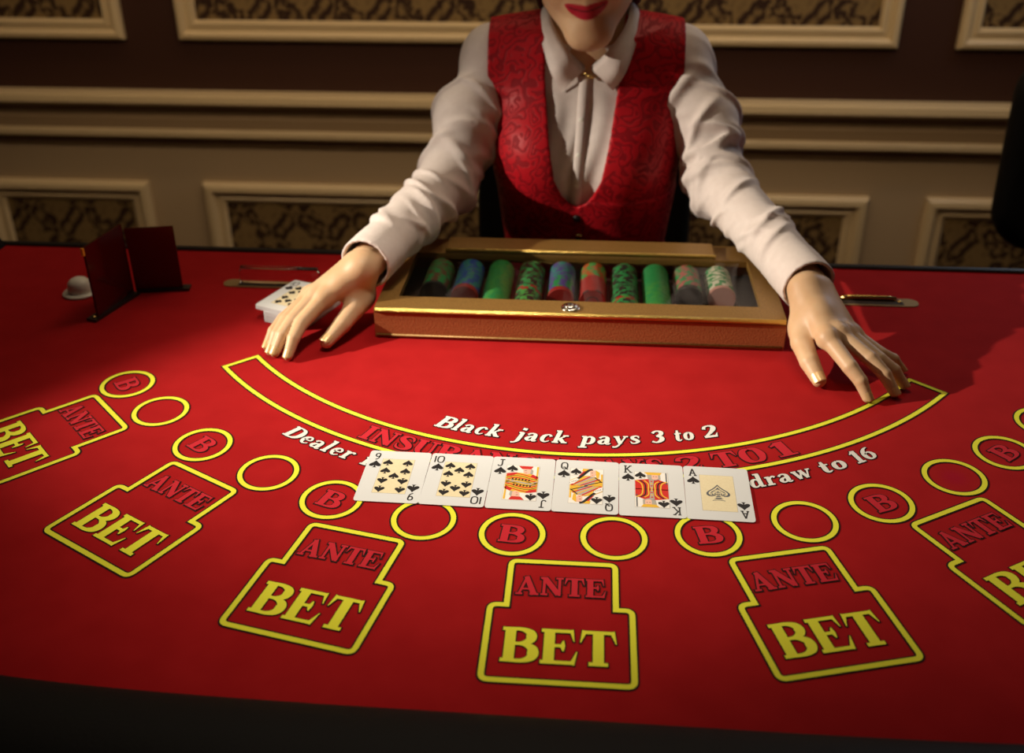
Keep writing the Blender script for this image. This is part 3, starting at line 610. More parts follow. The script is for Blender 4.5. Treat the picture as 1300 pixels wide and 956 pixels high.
def make_card(rank, suit, loc, rz, label, group, mesh_card):
    root = link('playing_card', mesh_card); root.location = loc; root.rotation_euler.z = rz
    tag(root, label, 'playing card', group)
    h = 0.0110
    for up in (1, -1):
        mb = MB(); wd = 0.0155 / 1.0
        for f, cv, pts in IDX[rank]:
            ww = IW[rank] * h
            q = [(up * (-CW / 2 + 0.0088 - ww / 2 + x * h), up * (CH / 2 - 0.0158 + y * h)) for x, y in pts]
            thin(mb, q, 0.0014, Z1, 0, 4, cv)
        pip(mb, up * (-CW / 2 + 0.0088), up * (CH / 2 - 0.0238), 0.0124, up, suit, Z1)
        mb.build('corner_index', CM, root)
    px, py = CW * 0.258, CH * 0.335
    mb = MB(); 
    base = 7 if rank in ('9', '10', 'A') else 5
    rect = lambda x, y: [(-x, -y), (x, -y), (x, y), (-x, y)]
    fillpoly(mb, rect(px + .0003, py + .0003), CT + .00004, 4); fillpoly(mb, rect(px, py), Z1, base)
    panel = mb.build('picture_panel', CM, root)
    if rank in ('9', '10'):
        xs = px * 0.62; ys = [py * .78, py * .29, -py * .29, -py * .78]
        spots = [(sx * xs, y) for y in ys for sx in (-1, 1)] + ([(0, 0)] if rank == '9' else [(0, py * .53), (0, -py * .53)])
        for x, y in spots:
            mb = MB(); pip(mb, x, y, 0.0106, 1 if y >= -0.001 else -1, suit, Z2); mb.build('pip', CM, panel)
    elif rank == 'A':
        mb = MB(); s = 0.0235; fillpoly(mb, spade(0, 0.001, s), Z2, 6)
        for k, (c_, sc_) in enumerate(((7, .80), (6, .66), (7, .46), (6, .34))): fillpoly(mb, [(x * 1.0, y + 0.001) for x, y in spade(0, -0.0006 * k, s * sc_)], Z2 + .00006 * (k + 1), c_)
        for k in range(-3, 4): thin(mb, [(k * .0022, -.0035), (k * .0016, .0), (k * .0006, .0045)], 0.0005, Z4 + .00012, 7)
        thin(mb, [(-.009, -.003), (-.004, -.0005), (0, -.002), (.004, -.0005), (.009, -.003)], 0.0008, Z4 + .00018, 7)
        thin(mb, [(-.006, -.0125), (0, -.0115), (.006, -.0125)], 0.0008, Z2, 6)
        mb.build('engraved_spade', CM, panel)
    else:
        mb = MB()
        for up in (1, -1):
            T = lambda pts: [(up * x * px, up * y * py) for x, y in pts]
            fp = lambda pts, z, mi: fillpoly(mb, T(pts), z, mi)
            if rank == 'J':
                fp([(-.98, -.01), (-.98, .46), (-.3, .58), (.5, .52), (.98, .34), (.98, -.01)], Z2, 2)
                for k in range(5):
                    y0 = .40 - .11 * k; thin(mb, T([(-.96, y0 - .04), (-.45, y0 + .10), (.15, y0 + .04), (.55, y0 - .06), (.96, y0 - .12)]), (.0013, .0008, .0016, .0008, .0013)[k], Z3, (1, 0, 1, 0, 4)[k])
                for k in range(6): fp([(-.60 + k * .2, .235 - .012 * k), (-.50 + k * .2, .25 - .012 * k), (-.52 + k * .2, .15 - .012 * k), (-.60 + k * .2, .14 - .012 * k)], Z4, 0)
                fp([(-.98, .50), (-.62, .56), (-.30, .58), (-.5, .42), (-.9, .34)], Z3, 1); fp([(.98, .36), (.62, .50), (.5, .36), (.9, .2)], Z3, 1)
                fp([(-.3, .98), (.62, .98), (.50, .80), (-.06, .80)], Z2, 1); fp([(.0, .80), (.48, .80), (.50, .56), (.30, .48), (.05, .54)], Z3, 3)
                fp([(.48, .84), (.62, .72), (.60, .52), (.46, .50)], Z4, 4); fp([(.84, .96), (.96, .96), (.94, .15), (.86, .2)], Z3, 2)
                thin(mb, T([(.10, .70), (.22, .72)]), .0006, Z4, 0, curve=False); thin(mb, T([(.14, .58), (.26, .58)]), .0006, Z4, 1, curve=False)
            elif rank == 'Q':
                fp([(-.98, -.01), (-.98, .30), (-.5, .50), (.05, .60), (.62, .52), (.98, .30), (.98, -.01)], Z2, 2)
                fp([(-.7, .0), (-.35, .30), (.1, .56), (.62, .50), (.5, .2), (.2, .0)], Z2 + .00004, 4)
                thin(mb, T([(-.95, .10), (-.35, .52), (.10, .90), (.35, .96)]), .0028, Z3, 0)
                thin(mb, T([(-.92, .0), (-.35, .26), (.22, .54)]), .0016, Z3, 1); thin(mb, T([(-.62, .0), (.0, .26), (.56, .48)]), .0014, Z3, 2); thin(mb, T([(-.35, .0), (.1, .16), (.80, .40)]), .0015, Z3, 1)
                thin(mb, T([(-.1, .0), (.3, .10), (.92, .26)]), .0011, Z3, 0); thin(mb, T([(.1, .0), (.5, .06), (.95, .14)]), .0013, Z3, 2); thin(mb, T([(.50, .50), (.74, .34), (.94, .22)]), .0012, Z3, 0)
                fp([(-.98, .26), (-.62, .42), (-.40, .34), (-.75, .10), (-.98, .04)], Z4, 5)
                for k in range(5): fp([(-.90 + k * .10, .20 + k * .025), (-.85 + k * .10, .23 + k * .025), (-.85 + k * .10, .16 + k * .025)], Z4 + .00008, 0)
                fp([(.18, .90), (.50, .92), (.56, .66), (.40, .52), (.20, .60)], Z3, 3); fp([(-.25, .99), (.15, .99), (.0, .86), (-.30, .84)], Z3, 2); fp([(.52, .94), (.78, .80), (.74, .50), (.58, .50)], Z3, 2)
                fp([(-.22, .84), (.02, .86), (-.25, .62), (-.5, .52)], Z3, 1); fp([(.86, .70), (.97, .70), (.97, -.1), (.88, .0)], Z3, 2)
                thin(mb, T([(.26, .76), (.36, .77)]), .0006, Z4, 0, curve=False); thin(mb, T([(.30, .63), (.40, .64)]), .0006, Z4, 1, curve=False)
            else:
                fp([(-.98, -.02), (-.98, .50), (-.3, .58), (.4, .58), (.98, .40), (.98, -.02)], Z2, 1)
                for k in range(3):
                    thin(mb, T([(-.92 + k * .24, .50), (-.60 + k * .20, .30), (-.52 + k * .16, .0)]), .0014, Z3, (2, 0, 2)[k]); thin(mb, T([(.92 - k * .24, .46), (.60 - k * .20, .30), (.52 - k * .16, .0)]), .0014, Z3, (2, 0, 2)[k])
                fp([(-.16, .56), (.16, .56), (.06, .0), (-.06, .0)], Z4, 4); 
                for k in range(4): fp([(-.09, .48 - k * .13), (.09, .48 - k * .13), (0, .40 - k * .13)], Z4 + .00008, (1, 2)[k % 2])
                fp([(-.42, .99), (.66, .99), (.52, .84), (-.22, .84)], Z2, 2); fp([(-.26, .84), (.54, .84), (.56, .58), (-.2, .58)], Z2, 4)
                fp([(.02, .84), (.42, .84), (.42, .60), (.22, .54), (.04, .60)], Z3, 3); thin(mb, T([(-.1, .60), (.2, .54), (.46, .60)]), .0012, Z4, 4)
                fp([(.86, .98), (.93, .98), (.93, .30), (.86, .30)], Z3, 6); thin(mb, T([(.10, .74), (.18, .74)]), .0006, Z4, 0, curve=False); thin(mb, T([(.26, .74), (.34, .74)]), .0006, Z4, 0, curve=False)
            fp([(-.99, .99), (-.40, .99), (-.40, .62), (-.99, .56)], Z3, 5)
        mb.build('court_figure', CM, panel)
        for up in (1, -1):
            mb = MB(); fillpoly(mb, spade(up * -px * .66, up * py * .80, 0.0110, up), Z4 + .0001, 0); mb.build('pip', CM, panel)
    return root
cm_ = card_mesh().build('playing_card', cardw); card_data = cm_.data; bpy.data.objects.remove(cm_)
X0, Y0, A0 = -0.2052, -0.6329, -0.0138
for i, (r, nm) in enumerate((('9', 'nine'), ('10', 'ten'), ('J', 'jack'), ('Q', 'queen'), ('K', 'king'), ('A', 'ace'))):
    cx, cy = rot2((i + 0.5) * 0.0632, 0.0423, A0)
    make_card(r, 'spade', (X0 + cx, Y0 + cy, 0.0009 + 0.00012 * (i % 2)), A0 + (0.004, -0.006, 0.003, -0.003, 0.004, -0.004)[i], nm + ' of spades lying face up in the row on the red felt', 'row of spades dealt face up', card_data)
# squared pack under the dealer's right hand
up_ = Vector((0.364, 0.931)); ang = math.atan2(-up_.x, up_.y); pc = Vector((-0.3693, -0.2341))
mb = card_mesh(0.00034); s_o = mb.build('stacked_card', cardw); sd = s_o.data; bpy.data.objects.remove(s_o)
z = 0.0008
for k in range(56):
    o = link('playing_card', sd); low = k < 43
    j = Vector((random.uniform(-.0005, .0005), random.uniform(-.0005, .0005)))
    p_ = pc + j + (Vector((0.0105, -0.0045)) if low else Vector((0.0, 0.0)))
    o.location = (p_.x, p_.y, z); o.rotation_euler.z = ang + random.uniform(-.012, .012) + (0.03 if low else 0); z += 0.00035
    n_ = '%d%s' % (k + 1, 'th' if 10 < k + 1 < 20 else {1: 'st', 2: 'nd', 3: 'rd'}.get((k + 1) % 10, 'th'))
    tag(o, n_ + ' white card from bottom of the pack under the hand, ' + ('squared lower part' if low else 'shifted upper part'), 'playing card', 'lower cards of the pack under the hand' if low else 'upper cards of the pack under the hand')
make_card('10', 'club', (pc.x, pc.y, z), ang, 'ten of clubs face up on top of the pack under the hand', None, card_data)

# ------------------------------------------------------------------ chip tray with lockable glass lid
TX0, TX1, TY0, TY1, TH = -0.2505, 0.2490, -0.300, -0.072, 0.0415
tray = tag(empty('chip_tray', ((TX0 + TX1) / 2, (TY0 + TY1) / 2, 0.0)), 'gold and brown chip tray with locked glass lid in front of the dealer', 'chip tray')
off = Vector(((TX0 + TX1) / 2, (TY0 + TY1) / 2, 0))
def tp(mb, name, m, smooth=False, parent=tray):
    o = mb.build(name, m, parent, smooth)
    if parent is tray: o.location = -off
    return o
IX0, IX1, IY0, IY1 = -0.225, 0.222, -0.2655, -0.126
mb = MB()
for a in ((TX0, TX1, TY0, TY0 + .012), (TX0, TX1, TY1 - .012, TY1), (TX0, TX0 + .012, TY0 + .012, TY1 - .012), (TX1 - .012, TX1, TY0 + .012, TY1 - .012)): mb.box(*a, 0.001, 0.0345)
tp(mb, 'tray_side', copper)
mb = MB(); mb.box(TX0 + .012, TX1 - .012, TY0 + .012, TY1 - .012, 0.0006, 0.0012); tp(mb, 'tray_floor', darkin)
mb = MB()
prof_o = [(TX0, TY0), (TX1, TY0), (TX1, TY1), (TX0, TY1)]; prof_i = [(IX0, IY0), (IX1, IY0), (IX1, IY1), (IX0, IY1)]
mb.grid([[(x, y, zz) for x, y in pp] for pp, zz in ((prof_i, 0.033), (prof_o, 0.034), (prof_o, TH - 0.0015), (prof_i, TH), (prof_i, 0.033))], closed=True)
tp(mb, 'lid_frame', gold)
mb = MB(); mb.tube([(TX0 + .002, TY0, TH - .0025), (TX1 - .002, TY0, TH - .0025)], 0.0034, 10); tp(mb, 'gold_edge', glitter, True)
mb = MB(); mb.tube([(TX0 + .002, TY0 - .0005, 0.0045), (TX1 - .002, TY0 - .0005, 0.0045)], 0.0016, 8); tp(mb, 'base_edge', gold, True)
mb = MB(); mb.box(-.186, .180, IY1, IY1 + 0.045, TH - .002, TH + 0.0065, 0, 0.002); tp(mb, 'hinge_bar', gold)
mb = MB(); mb.tube([(-.186, IY1 + .0005, TH + .0055), (.180, IY1 + .0005, TH + .0055)], 0.0024, 8); tp(mb, 'gold_edge', glitter, True)
mb = MB(); mb.box(IX0 + .0005, IX1 - .0005, IY0 + .0005, IY1 - .0005, 0.0376, 0.0398); o = tp(mb, 'lid_glass', glass); o['label'] = 'clear glass pane of the lid'
lk = MB(); lk.lathe([(0.0118, TH - .001), (0.0118, TH + .0006), (0.0105, TH + .0018), (0.0085, TH + .0020)], 28, (-0.0097, -0.2835, 0)); lo = tp(lk, 'lock', chrome, True)
mb = MB(); mb.lathe([(0.0078, TH + .0019), (0.0070, TH + .0034), (0.004, TH + .0040)], 24, (-0.0097, -0.2835, 0)); mb.build('lock_barrel', chrome, lo, True)
mb = MB(); mb.box(-0.0107, -0.0087, -0.2865, -0.2805, TH + .0040, TH + .0042); mb.build('keyhole', darkin, lo)
NC = 10; CX = [-0.1905 + 0.0415 * i for i in range(NC)]
for i in range(NC + 2):
    x = CX[0] - 0.0415 * 1.5 + 0.0415 * i if i < NC + 2 else 0
    mb = MB(); rows = []
    for yy in (IY0 + .006, IY1 - .003): rows.append([(x - .006, yy, .0013), (x - .0012, yy, .008), (x, yy, .0095), (x + .0012, yy, .008), (x + .006, yy, .0013)])
    mb.grid(rows, closed=True, cap=True); tp(mb, 'tube_divider', darkin)
# chips: one mesh per kind, the rim carries the inlays
CRAD, CTH = 0.0178, 0.0033
chipm = {}
def cmat(n, c):
    if n not in chipm:
        chipm[n] = mat('chip_' + n, c, 0.4, spec=0.5); grain(chipm[n], 300, 0.05, 0.0003)
    return chipm[n]
COL = dict(blue=(0.012, 0.055, 0.27), green=(0.008, 0.19, 0.055), lime=(0.035, 0.22, 0.045), black=(0.010, 0.010, 0.011), red=(0.25, 0.012, 0.012), purple=(0.07, 0.035, 0.22), orange=(0.34, 0.065, 0.012),
           pink=(0.33, 0.075, 0.075), white=(0.50, 0.47, 0.40), brown=(0.10, 0.042, 0.02), rose=(0.42, 0.19, 0.17), teal=(0.018, 0.17, 0.16))
chip_meshes = {}
def chip_mesh(a, b):
    if (a, b) in chip_meshes: return chip_meshes[(a, b)]
    mb = MB(); n = 24; r = CRAD
    prof = [(r - .0006, 0), (r, .0004), (r, CTH - .0004), (r - .0006, CTH)]
    rows = [[(q * math.cos(2 * PI * k / n), h, q * math.sin(2 * PI * k / n)) for k in range(n)] for q, h in prof]
    mb.grid(rows, 0, closed=True, cap=True)
    for i in range(len(mb.f)):
        if len(mb.f[i]) == 4 and (i % n) % 4 >= 2: mb.m[i] = 1
    # pale ring and centre label on the face that looks to the players
    fr = [[(q * math.cos(2 * PI * k / n), -0.00008, q * math.sin(2 * PI * k / n)) for k in range(n)] for q in (0.0086, 0.0074)]
    mb.grid(fr, 1, closed=True)
    o = mb.build('casino_chip', [cmat(a, COL[a]), cmat(b, COL[b])]); me = o.data; bpy.data.objects.remove(o); chip_meshes[(a, b)] = me
    return me
ordn = ['first', 'second', 'third', 'fourth', 'fifth', 'sixth', 'seventh', 'eighth', 'ninth', 'tenth']
def desc(k): return k[0] if k[0] == k[1] else k[0] + ' and ' + k[1]
cols_ = [  # (front y, kinds from the back: (kind, share)), front chips
 (-0.212, [(('brown', 'green'), .9), (('black', 'black'), .1)]),
 (-0.222, [(('blue', 'teal'), .90), (('red', 'red'), .1)]),
 (-0.258, [(('green', 'lime'), 1)]),
 (-0.258, [(('black', 'green'), .6), (('green', 'red'), .12), (('black', 'lime'), .28)]),
 (-0.222, [(('teal', 'purple'), .5), (('purple', 'green'), .4), (('red', 'red'), .1)]),
 (-0.222, [(('orange', 'lime'), .45), (('red', 'red'), .5), (('red', 'black'), .05)]),
 (-0.258, [(('black', 'green'), .8), (('lime', 'red'), .07), (('green', 'black'), .13)]),
 (-0.258, [(('green', 'green'), .45), (('green', 'lime'), .55)]),
 (-0.208, [(('pink', 'green'), .88), (('black', 'black'), .12)]),
 (-0.204, [(('white', 'green'), .88), (('rose', 'rose'), .12)])]
for i, (yf, kinds) in enumerate(cols_):
    n = int((-0.133 - yf) / (CTH + 0.00012)); done = 0
    seq = []
    for kd, sh in kinds: seq += [kd] * max(1, round(sh * n))
    for k in range(min(n, len(seq))):
        kd = seq[k]; o = link('casino_chip', chip_mesh(*kd))
        o.location = (CX[i] + random.uniform(-.0003, .0003), -0.133 - (k + 1) * (CTH + 0.00012), 0.0015 + CRAD); o.rotation_euler.y = random.uniform(0, 2 * PI)
        m_ = min(n, len(seq)) - k; nth = 'front chip' if m_ == 1 else '%d%s chip from the front' % (m_, 'th' if 10 < m_ < 20 else {1: 'st', 2: 'nd', 3: 'rd'}.get(m_ % 10, 'th'))
        lab = '%s, %s, %s tray column from left' % (nth, desc(kd), ordn[i])
        tag(o, lab, 'casino chip', '%s chips in the %s column' % (desc(kd), ordn[i]))

# ------------------------------------------------------------------ card holder, button, paddle
h = tag(empty('card_holder', (-0.606, -0.196, 0.0)), 'dark red two sided acrylic card holder on black feet, left of the pack', 'card holder')
def board(mb, a, b, th, z0, z1, mi=0):
    a, b = Vector(a), Vector(b); d = (b - a).normalized(); n = Vector((-d.y, d.x)) * th / 2
    pts = [a - n, b - n, b + n, a + n]; mb.grid([[(p.x, p.y, zz) for p in pts] for zz in (z0, z1)], mi, closed=True, cap=True)
mb = MB(); board(mb, (0.0, 0.0), (-0.0125, -0.0815), 0.003, 0.003, 0.100); o = mb.build('side_panel', darkred, h); o['label'] = 'left panel'
mb = MB(); board(mb, (-0.0125, -0.0815), (-0.0130, -0.0845), 0.0032, 0.090, 0.100); e_ = mb.build('painted_lit_edge', amber, o); e_['label'] = 'corner coloured amber to look lit'  # amber colour stands in for light caught by the acrylic edge
mb = MB(); board(mb, (0.003, 0.003), (0.064, 0.016), 0.003, 0.003, 0.093); mb.build('side_panel', darkred, h)
mb = MB(); board(mb, (0.004, -0.003), (-0.018, -0.089), 0.015, 0.0006, 0.004); o = mb.build('foot', plastic, h)
mb = MB(); mb.lathe([(0.003, .004), (0.003, .0052), (0.0015, .006)], 12, (-0.0165, -0.083, 0)); mb.build('screw', brass, o, True)
mb = MB(); board(mb, (0.004, 0.006), (0.073, 0.018), 0.015, 0.0006, 0.004); mb.build('foot', plastic, h)
b_ = tag(empty('dealer_button', (-0.6775, -0.202, 0.0)), 'white domed button with flat brim behind the dark red card holder', 'button')
mb = MB(); mb.lathe([(0.023, .0006), (0.0235, .002), (0.022, .0035), (0.016, .004)], 32); mb.build('brim', ivory, b_, True)
mb = MB(); mb.lathe([(0.0155, .0038), (0.0155, .010), (0.0145, .016), (0.011, .0205), (0.006, .023), (0.001, .0238)], 32); mb.build('dome', ivory, b_, True)
pdl = tag(empty('money_paddle', (-0.412, -0.158, 0.0)), 'clear acrylic money paddle standing in the left slot plate', 'paddle')
mb = MB(); mb.box(-0.056, 0.056, -0.004, 0.004, 0.0024, 0.0245, 0, 0.0022); mb.build('paddle_block', acrylic, pdl)
mb = MB(); mb.tube([(-0.054, 0, .0262), (0.054, 0, .0262)], 0.0024, 10); mb.build('paddle_top', acrylic, pdl, True)

# ------------------------------------------------------------------ dealer
PROF = np.array([(-.30, .175, .150, .105), (-.24, .175, .168, .118), (-.17, .168, .165, .112), (-.08, .128, .122, .085), (-.02, .102, .108, .080), (.05, .096, .116, .083), (.11, .100, .124, .088), (.17, .104, .130, .088), (.22, .112, .130, .078), (.26, .118, .110, .064), (.30, .116, .070, .05)], float)
SH = {-1: (-.139, .118, .252), 1: (.129, .118, .254)}
EL = {-1: (-.199, .008, .0975), 1: (.193, .014, .101)}
WR = {-1: (-.2690, -.2490, .0765), 1: (.2775, -.2600, .069)}
def torso(p):
    z = p[2]; cy = np.interp(z, PROF[:, 0], PROF[:, 1]).astype(np.float32); rx = np.interp(z, PROF[:, 0], PROF[:, 2]).astype(np.float32); ry = np.interp(z, PROF[:, 0], PROF[:, 3]).astype(np.float32)
    k = (np.abs(p[0] / rx) ** 2.3 + np.abs((p[1] - cy) / ry) ** 2.3) ** (1 / 2.3)
    d = (k - 1) * np.minimum(rx, ry)
    d = np.maximum(d, np.maximum(z - 0.275, -0.29 - z))
    for s in (-1, 1):
        d = smin(d, ball(p, (s * .056 - .003, .040, .128), .046), .05)
        d = smin(d, rcone(p, (s * .02, .112, .278), SH[s], .042, .046), .035)
    return d
SHIRT_OFF, VEST_OFF = 0.004, 0.012
def front_y(x, zz, offs):
    ys = np.linspace(-0.12, 0.12, 961)
    p = (np.full_like(ys, x), ys, np.full_like(ys, zz)); d = torso(p) - offs
    return float(ys[np.argmax(d < 0)])
# --- body
HC = np.array((-0.0085, 0.062, 0.4075)); pit, rol = math.radians(9), math.radians(5.5); HS = 0.93
Fw = np.array((0, -math.cos(pit), -math.sin(pit))); Up = np.array((0, -math.sin(pit), math.cos(pit))); Rt_ = np.array((1.0, 0, 0))
Rt2 = math.cos(rol) * Rt_ + math.sin(rol) * Up; Up2 = -math.sin(rol) * Rt_ + math.cos(rol) * Up
def head_local(p):
    q = [p[i] - HC[i] for i in range(3)]
    return tuple((q[0] * v[0] + q[1] * v[1] + q[2] * v[2]) / HS for v in (Rt2, Fw, Up2))
def head_world(x, f, u): return HC + HS * (x * Rt2 + f * Fw + u * Up2)
def mouth_y(x): return -0.0565 + 0.0075 * (np.abs(x) / 0.028) ** 1.7
def head(p):
    x, f, u = q = head_local(p)
    ax_ = np.abs(x); s = (ax_, f, u)
    d = ell(q, (0, -.012, .035), (.073, .092, .085))
    d = smin(d, ell(q, (0, .026, -.02), (.060, .060, .082)), .03)
    jaw = rcone(s, (.050, .004, -.062), (.0, .0655, -.0985), .017, .0185)
    jaw = smin(jaw, rcone(q, (-.014, .067, -.098), (.014, .067, -.098), .0175, .0175), .025)
    d = smin(d, jaw, .030)
    d = smin(d, rcone(q, (0, .05, -.06), (0, .066, -.075), .026, .018), .02)
    d = smin(d, ball(s, (.037, .054, -.030), .0225), .022)
    d = smin(d, rcone(s, (.016, .071, -.050), (.0, .0735, -.050), .012, .014), .012)
    d = smax(d, -ball(s, (.032, .094, .014), .018), .012)
    d = smin(d, rcone(s, (.010, .078, .030), (.046, .062, .030), .0065, .006), .012)
    lid = smax(ball(s, (.032, .0665, .012), .0134), -(np.abs(u - .0105) - .0040 * np.sqrt(np.clip(1 - ((ax_ - .032) / .0125) ** 2, 0, 1))), .0012)
    d = smin(d, lid, .003)
    nose = smin(rcone(q, (0, .080, .024), (0, .101, -.021), .0075, .0095), ball(s, (.0125, .088, -.027), .0078), .008)
    d = smin(d, nose, .009)
    d = smax(d, -ball(s, (.0062, .094, -.0355), .0038), .003)
    # lips follow a smiling bow
    my = mouth_y(x); t = np.clip(1 - (ax_ / .0305) ** 2, 0, 1); arc = .0845 - .0125 * (ax_ / .028) ** 2
    fade = np.sqrt(t)
    lo_ = np.sqrt((f - (arc - .004)) ** 2 + ((u - (my - .0058 * fade)) * 1.0) ** 2) - (.0068 * fade + .0004)
    up__ = np.sqrt((f - (arc - .0045)) ** 2 + ((u - (my + .0045 * fade)) * 1.15) ** 2) - (.0058 * fade + .0004)
    lim = ax_ - .0305
    d = smin(d, np.maximum(lo_, lim), .0035); d = smin(d, np.maximum(up__, lim), .0035)
    ear = ell(s, (.073, -.008, -.006), (.010, .020, .032)); ear = smax(ear, -ell(s, (.083, -.004, -.004), (.008, .011, .020)), .004)
    d = smin(d, ear, .006)
    d = d * HS
    nk = rcone(p, head_world(0, -.030, -.050), (0.0, .112, .262), .0475, .049)
    nk = smin(nk, rcone(p, (0.0, .108, .275), (0, .112, .245), .052, .075), .03)
    d = smin(d, nk, .018)
    return d
def arm(p, s, ru, re, rw, k=.03, end=1.0):
    w_ = np.array(EL[s]) + (np.array(WR[s]) - np.array(EL[s])) * end
    return smin(rcone(p, SH[s], EL[s], ru, re), rcone(p, EL[s], w_, re, rw), k)
HIP = {s: (s * .085, .165, -.215) for s in (-1, 1)}; KN = {s: (s * .10, -.255, -.215) for s in (-1, 1)}; AN = {s: (s * .10, -.21, -.655) for s in (-1, 1)}
def legs(p, g=0.0):
    d = None
    for s in (-1, 1):
        e = smin(rcone(p, HIP[s], KN[s], .080 + g, .054 + g), rcone(p, KN[s], AN[s], .052 + g, .036 + g), .02); d = e if d is None else np.minimum(d, e)
    return d
def core(p):
    d = torso(p)
    for s in (-1, 1): d = smin(d, arm(p, s, .037, .030, .023), .02)
    d = smin(d, legs(p), .03)
    for s in (-1, 1): d = smin(d, rcone(p, AN[s], (s * .10, -.33, -.69), .034, .026), .02)
    d = smin(d, rcone(p, (0, .108, .30), (0, .112, .245), .048, .06), .03)
    return d
FING = {-1: dict(i=((-.3135, -.2905, .047), (-.3334, -.3297, .032), (-.3425, -.3660, .0065)), m=((-.3255, -.2840, .048), (-.3450, -.3235, .033), (-.3607, -.3590, .0065)),
                 r=((-.3360, -.2745, .043), (-.3555, -.3190, .030), (-.3672, -.3560, .0065)), p=((-.3430, -.2635, .034), (-.3640, -.3060, .025), (-.3755, -.3430, .006))),
        1: dict(i=((.2850, -.3525, .047), (.3037, -.3930, .033), (.3222, -.4135, .0068)), m=((.2985, -.3430, .048), (.3290, -.3755, .035), (.3545, -.3995, .0065)),
                r=((.3110, -.3330, .044), (.3415, -.3690, .031), (.3690, -.3815, .0065)), p=((.3215, -.3215, .037), (.3500, -.3440, .025), (.3755, -.3450, .006)))}
THUMB = {-1: ((-.2735, -.2600, .038), (-.2790, -.2870, .031), (-.2885, -.3100, .022), (-.3025, -.3365, .011)), 1: ((.2670, -.3060, .037), (.2615, -.3330, .030), (.2665, -.3630, .021), (.2745, -.3850, .010))}
FR = dict(i=(.0103, .0088, .0077, .0060), m=(.0102, .0087, .0077, .0060), r=(.0097, .0082, .0073, .0057), p=(.0087, .0073, .0066, .0052))
def chain(s, k):
    a, b, c = (np.array(v) for v in FING[s][k]); d = b * .42 + c * .58 + np.array((0, 0, .0045)); return a, b, d, c
def hand(s):
    W = np.array(WR[s]); fd = {k: chain(s, k) for k in 'imrp'}; T = [np.array(v) for v in THUMB[s]]
    ax_ = fd['m'][0] - W; ax_ = ax_ / np.linalg.norm(ax_); lat = fd['i'][0] - fd['p'][0]; lat = lat - ax_ * (lat @ ax_); lat = lat / np.linalg.norm(lat)
    back = W + (np.array(EL[s]) - W) * 0.42
    def fn(p):
        d = smin(rcone(p, back, W + lat * .008, .024, .0165), rcone(p, back, W - lat * .009, .024, .0160), .02)
        for k, o in zip('imrp', (.011, .004, -.005, -.012)):
            base = W + lat * o + ax_ * .012
            d = smin(d, rcone(p, base, fd[k][0] - np.array((0, 0, .002)), .0150, .0108 if k != 'p' else .0095), .013)
        d = smin(d, rcone(p, W + lat * .010 + ax_ * .008, T[0], .0165, .0160), .014)
        th = smin(smin(rcone(p, T[0], T[1], .0152, .0128), rcone(p, T[1], T[2], .0126, .0110), .002), rcone(p, T[2], T[3], .0111, .0082), .0015)
        d = smin(d, th, .010)
        d = smin(d, rcone(p, T[0] * .6 + T[1] * .4, fd['i'][0] * .55 + W * .45, .0095, .011), .014)
        out = d
        for k in 'imrp':
            a, b, c, e = fd[k]; r = FR[k]
            f = rcone(p, a, b, r[0], r[1])
            f = smin(f, rcone(p, b, c, r[1], r[2]), .0012); f = smin(f, rcone(p, c, e, r[2], r[3]), .0012)
            f = smin(f, ball(p, a + np.array((0, 0, .0022)), r[0]), .006)
            f = smin(f, d, .0065); out = np.minimum(out, f)
        # faint tendon lines over the back of the hand
        return out
    allp = np.array([v for k in 'imrp' for v in fd[k]] + T + [W, back]); lo, hi = allp.min(0) - .028, allp.max(0) + .028
    return surface_net(fn, lo, hi, 0.0014), fd, T
person = tag(empty('person', (0, 0.16, FL)), 'smiling dealer in white shirt and red brocade waistcoat, both hands spread on the table', 'person')
poff = Vector((0, 0.16, FL))
h1, fdL, TL_ = hand(-1); h2, fdR, TR_ = hand(1)
hd = surface_net(head, (-.105, -.075, .235), (.105, .185, .555), .0017)
cr = surface_net(core, (-.36, -.40, -.74), (.36, .32, .34), .0085)
body, V = net_mesh('body', [h1, h2, hd, cr], [skin], person); body.location = -poff
lv = head_local(V.T); my = mouth_y(lv[0]); t = np.clip(1 - (np.abs(lv[0]) / .0310) ** 2, 0, 1) ** .5
dl = np.minimum((lv[2] - (my - .0128 * t)), ((my + .0092 * t - .0012 * np.exp(-(lv[0] / .004) ** 2)) - lv[2]))
lip = np.clip(dl / .0016 + .5, 0, 1) * (lv[1] > .05) * (np.abs(lv[0]) < .0310)
ln = np.exp(-((lv[2] - my) / .0011) ** 2) * (lv[1] > .05) * np.clip((.0285 - np.abs(lv[0])) / .004, 0, 1)  # shade between the lips, painted into the skin colour
a_ = body.data.attributes.new('lip_shade', 'FLOAT', 'POINT'); a_.data.foreach_set('value', ln.astype(np.float32))
a_ = body.data.attributes.new('lips', 'FLOAT', 'POINT'); a_.data.foreach_set('value', lip.astype(np.float32))
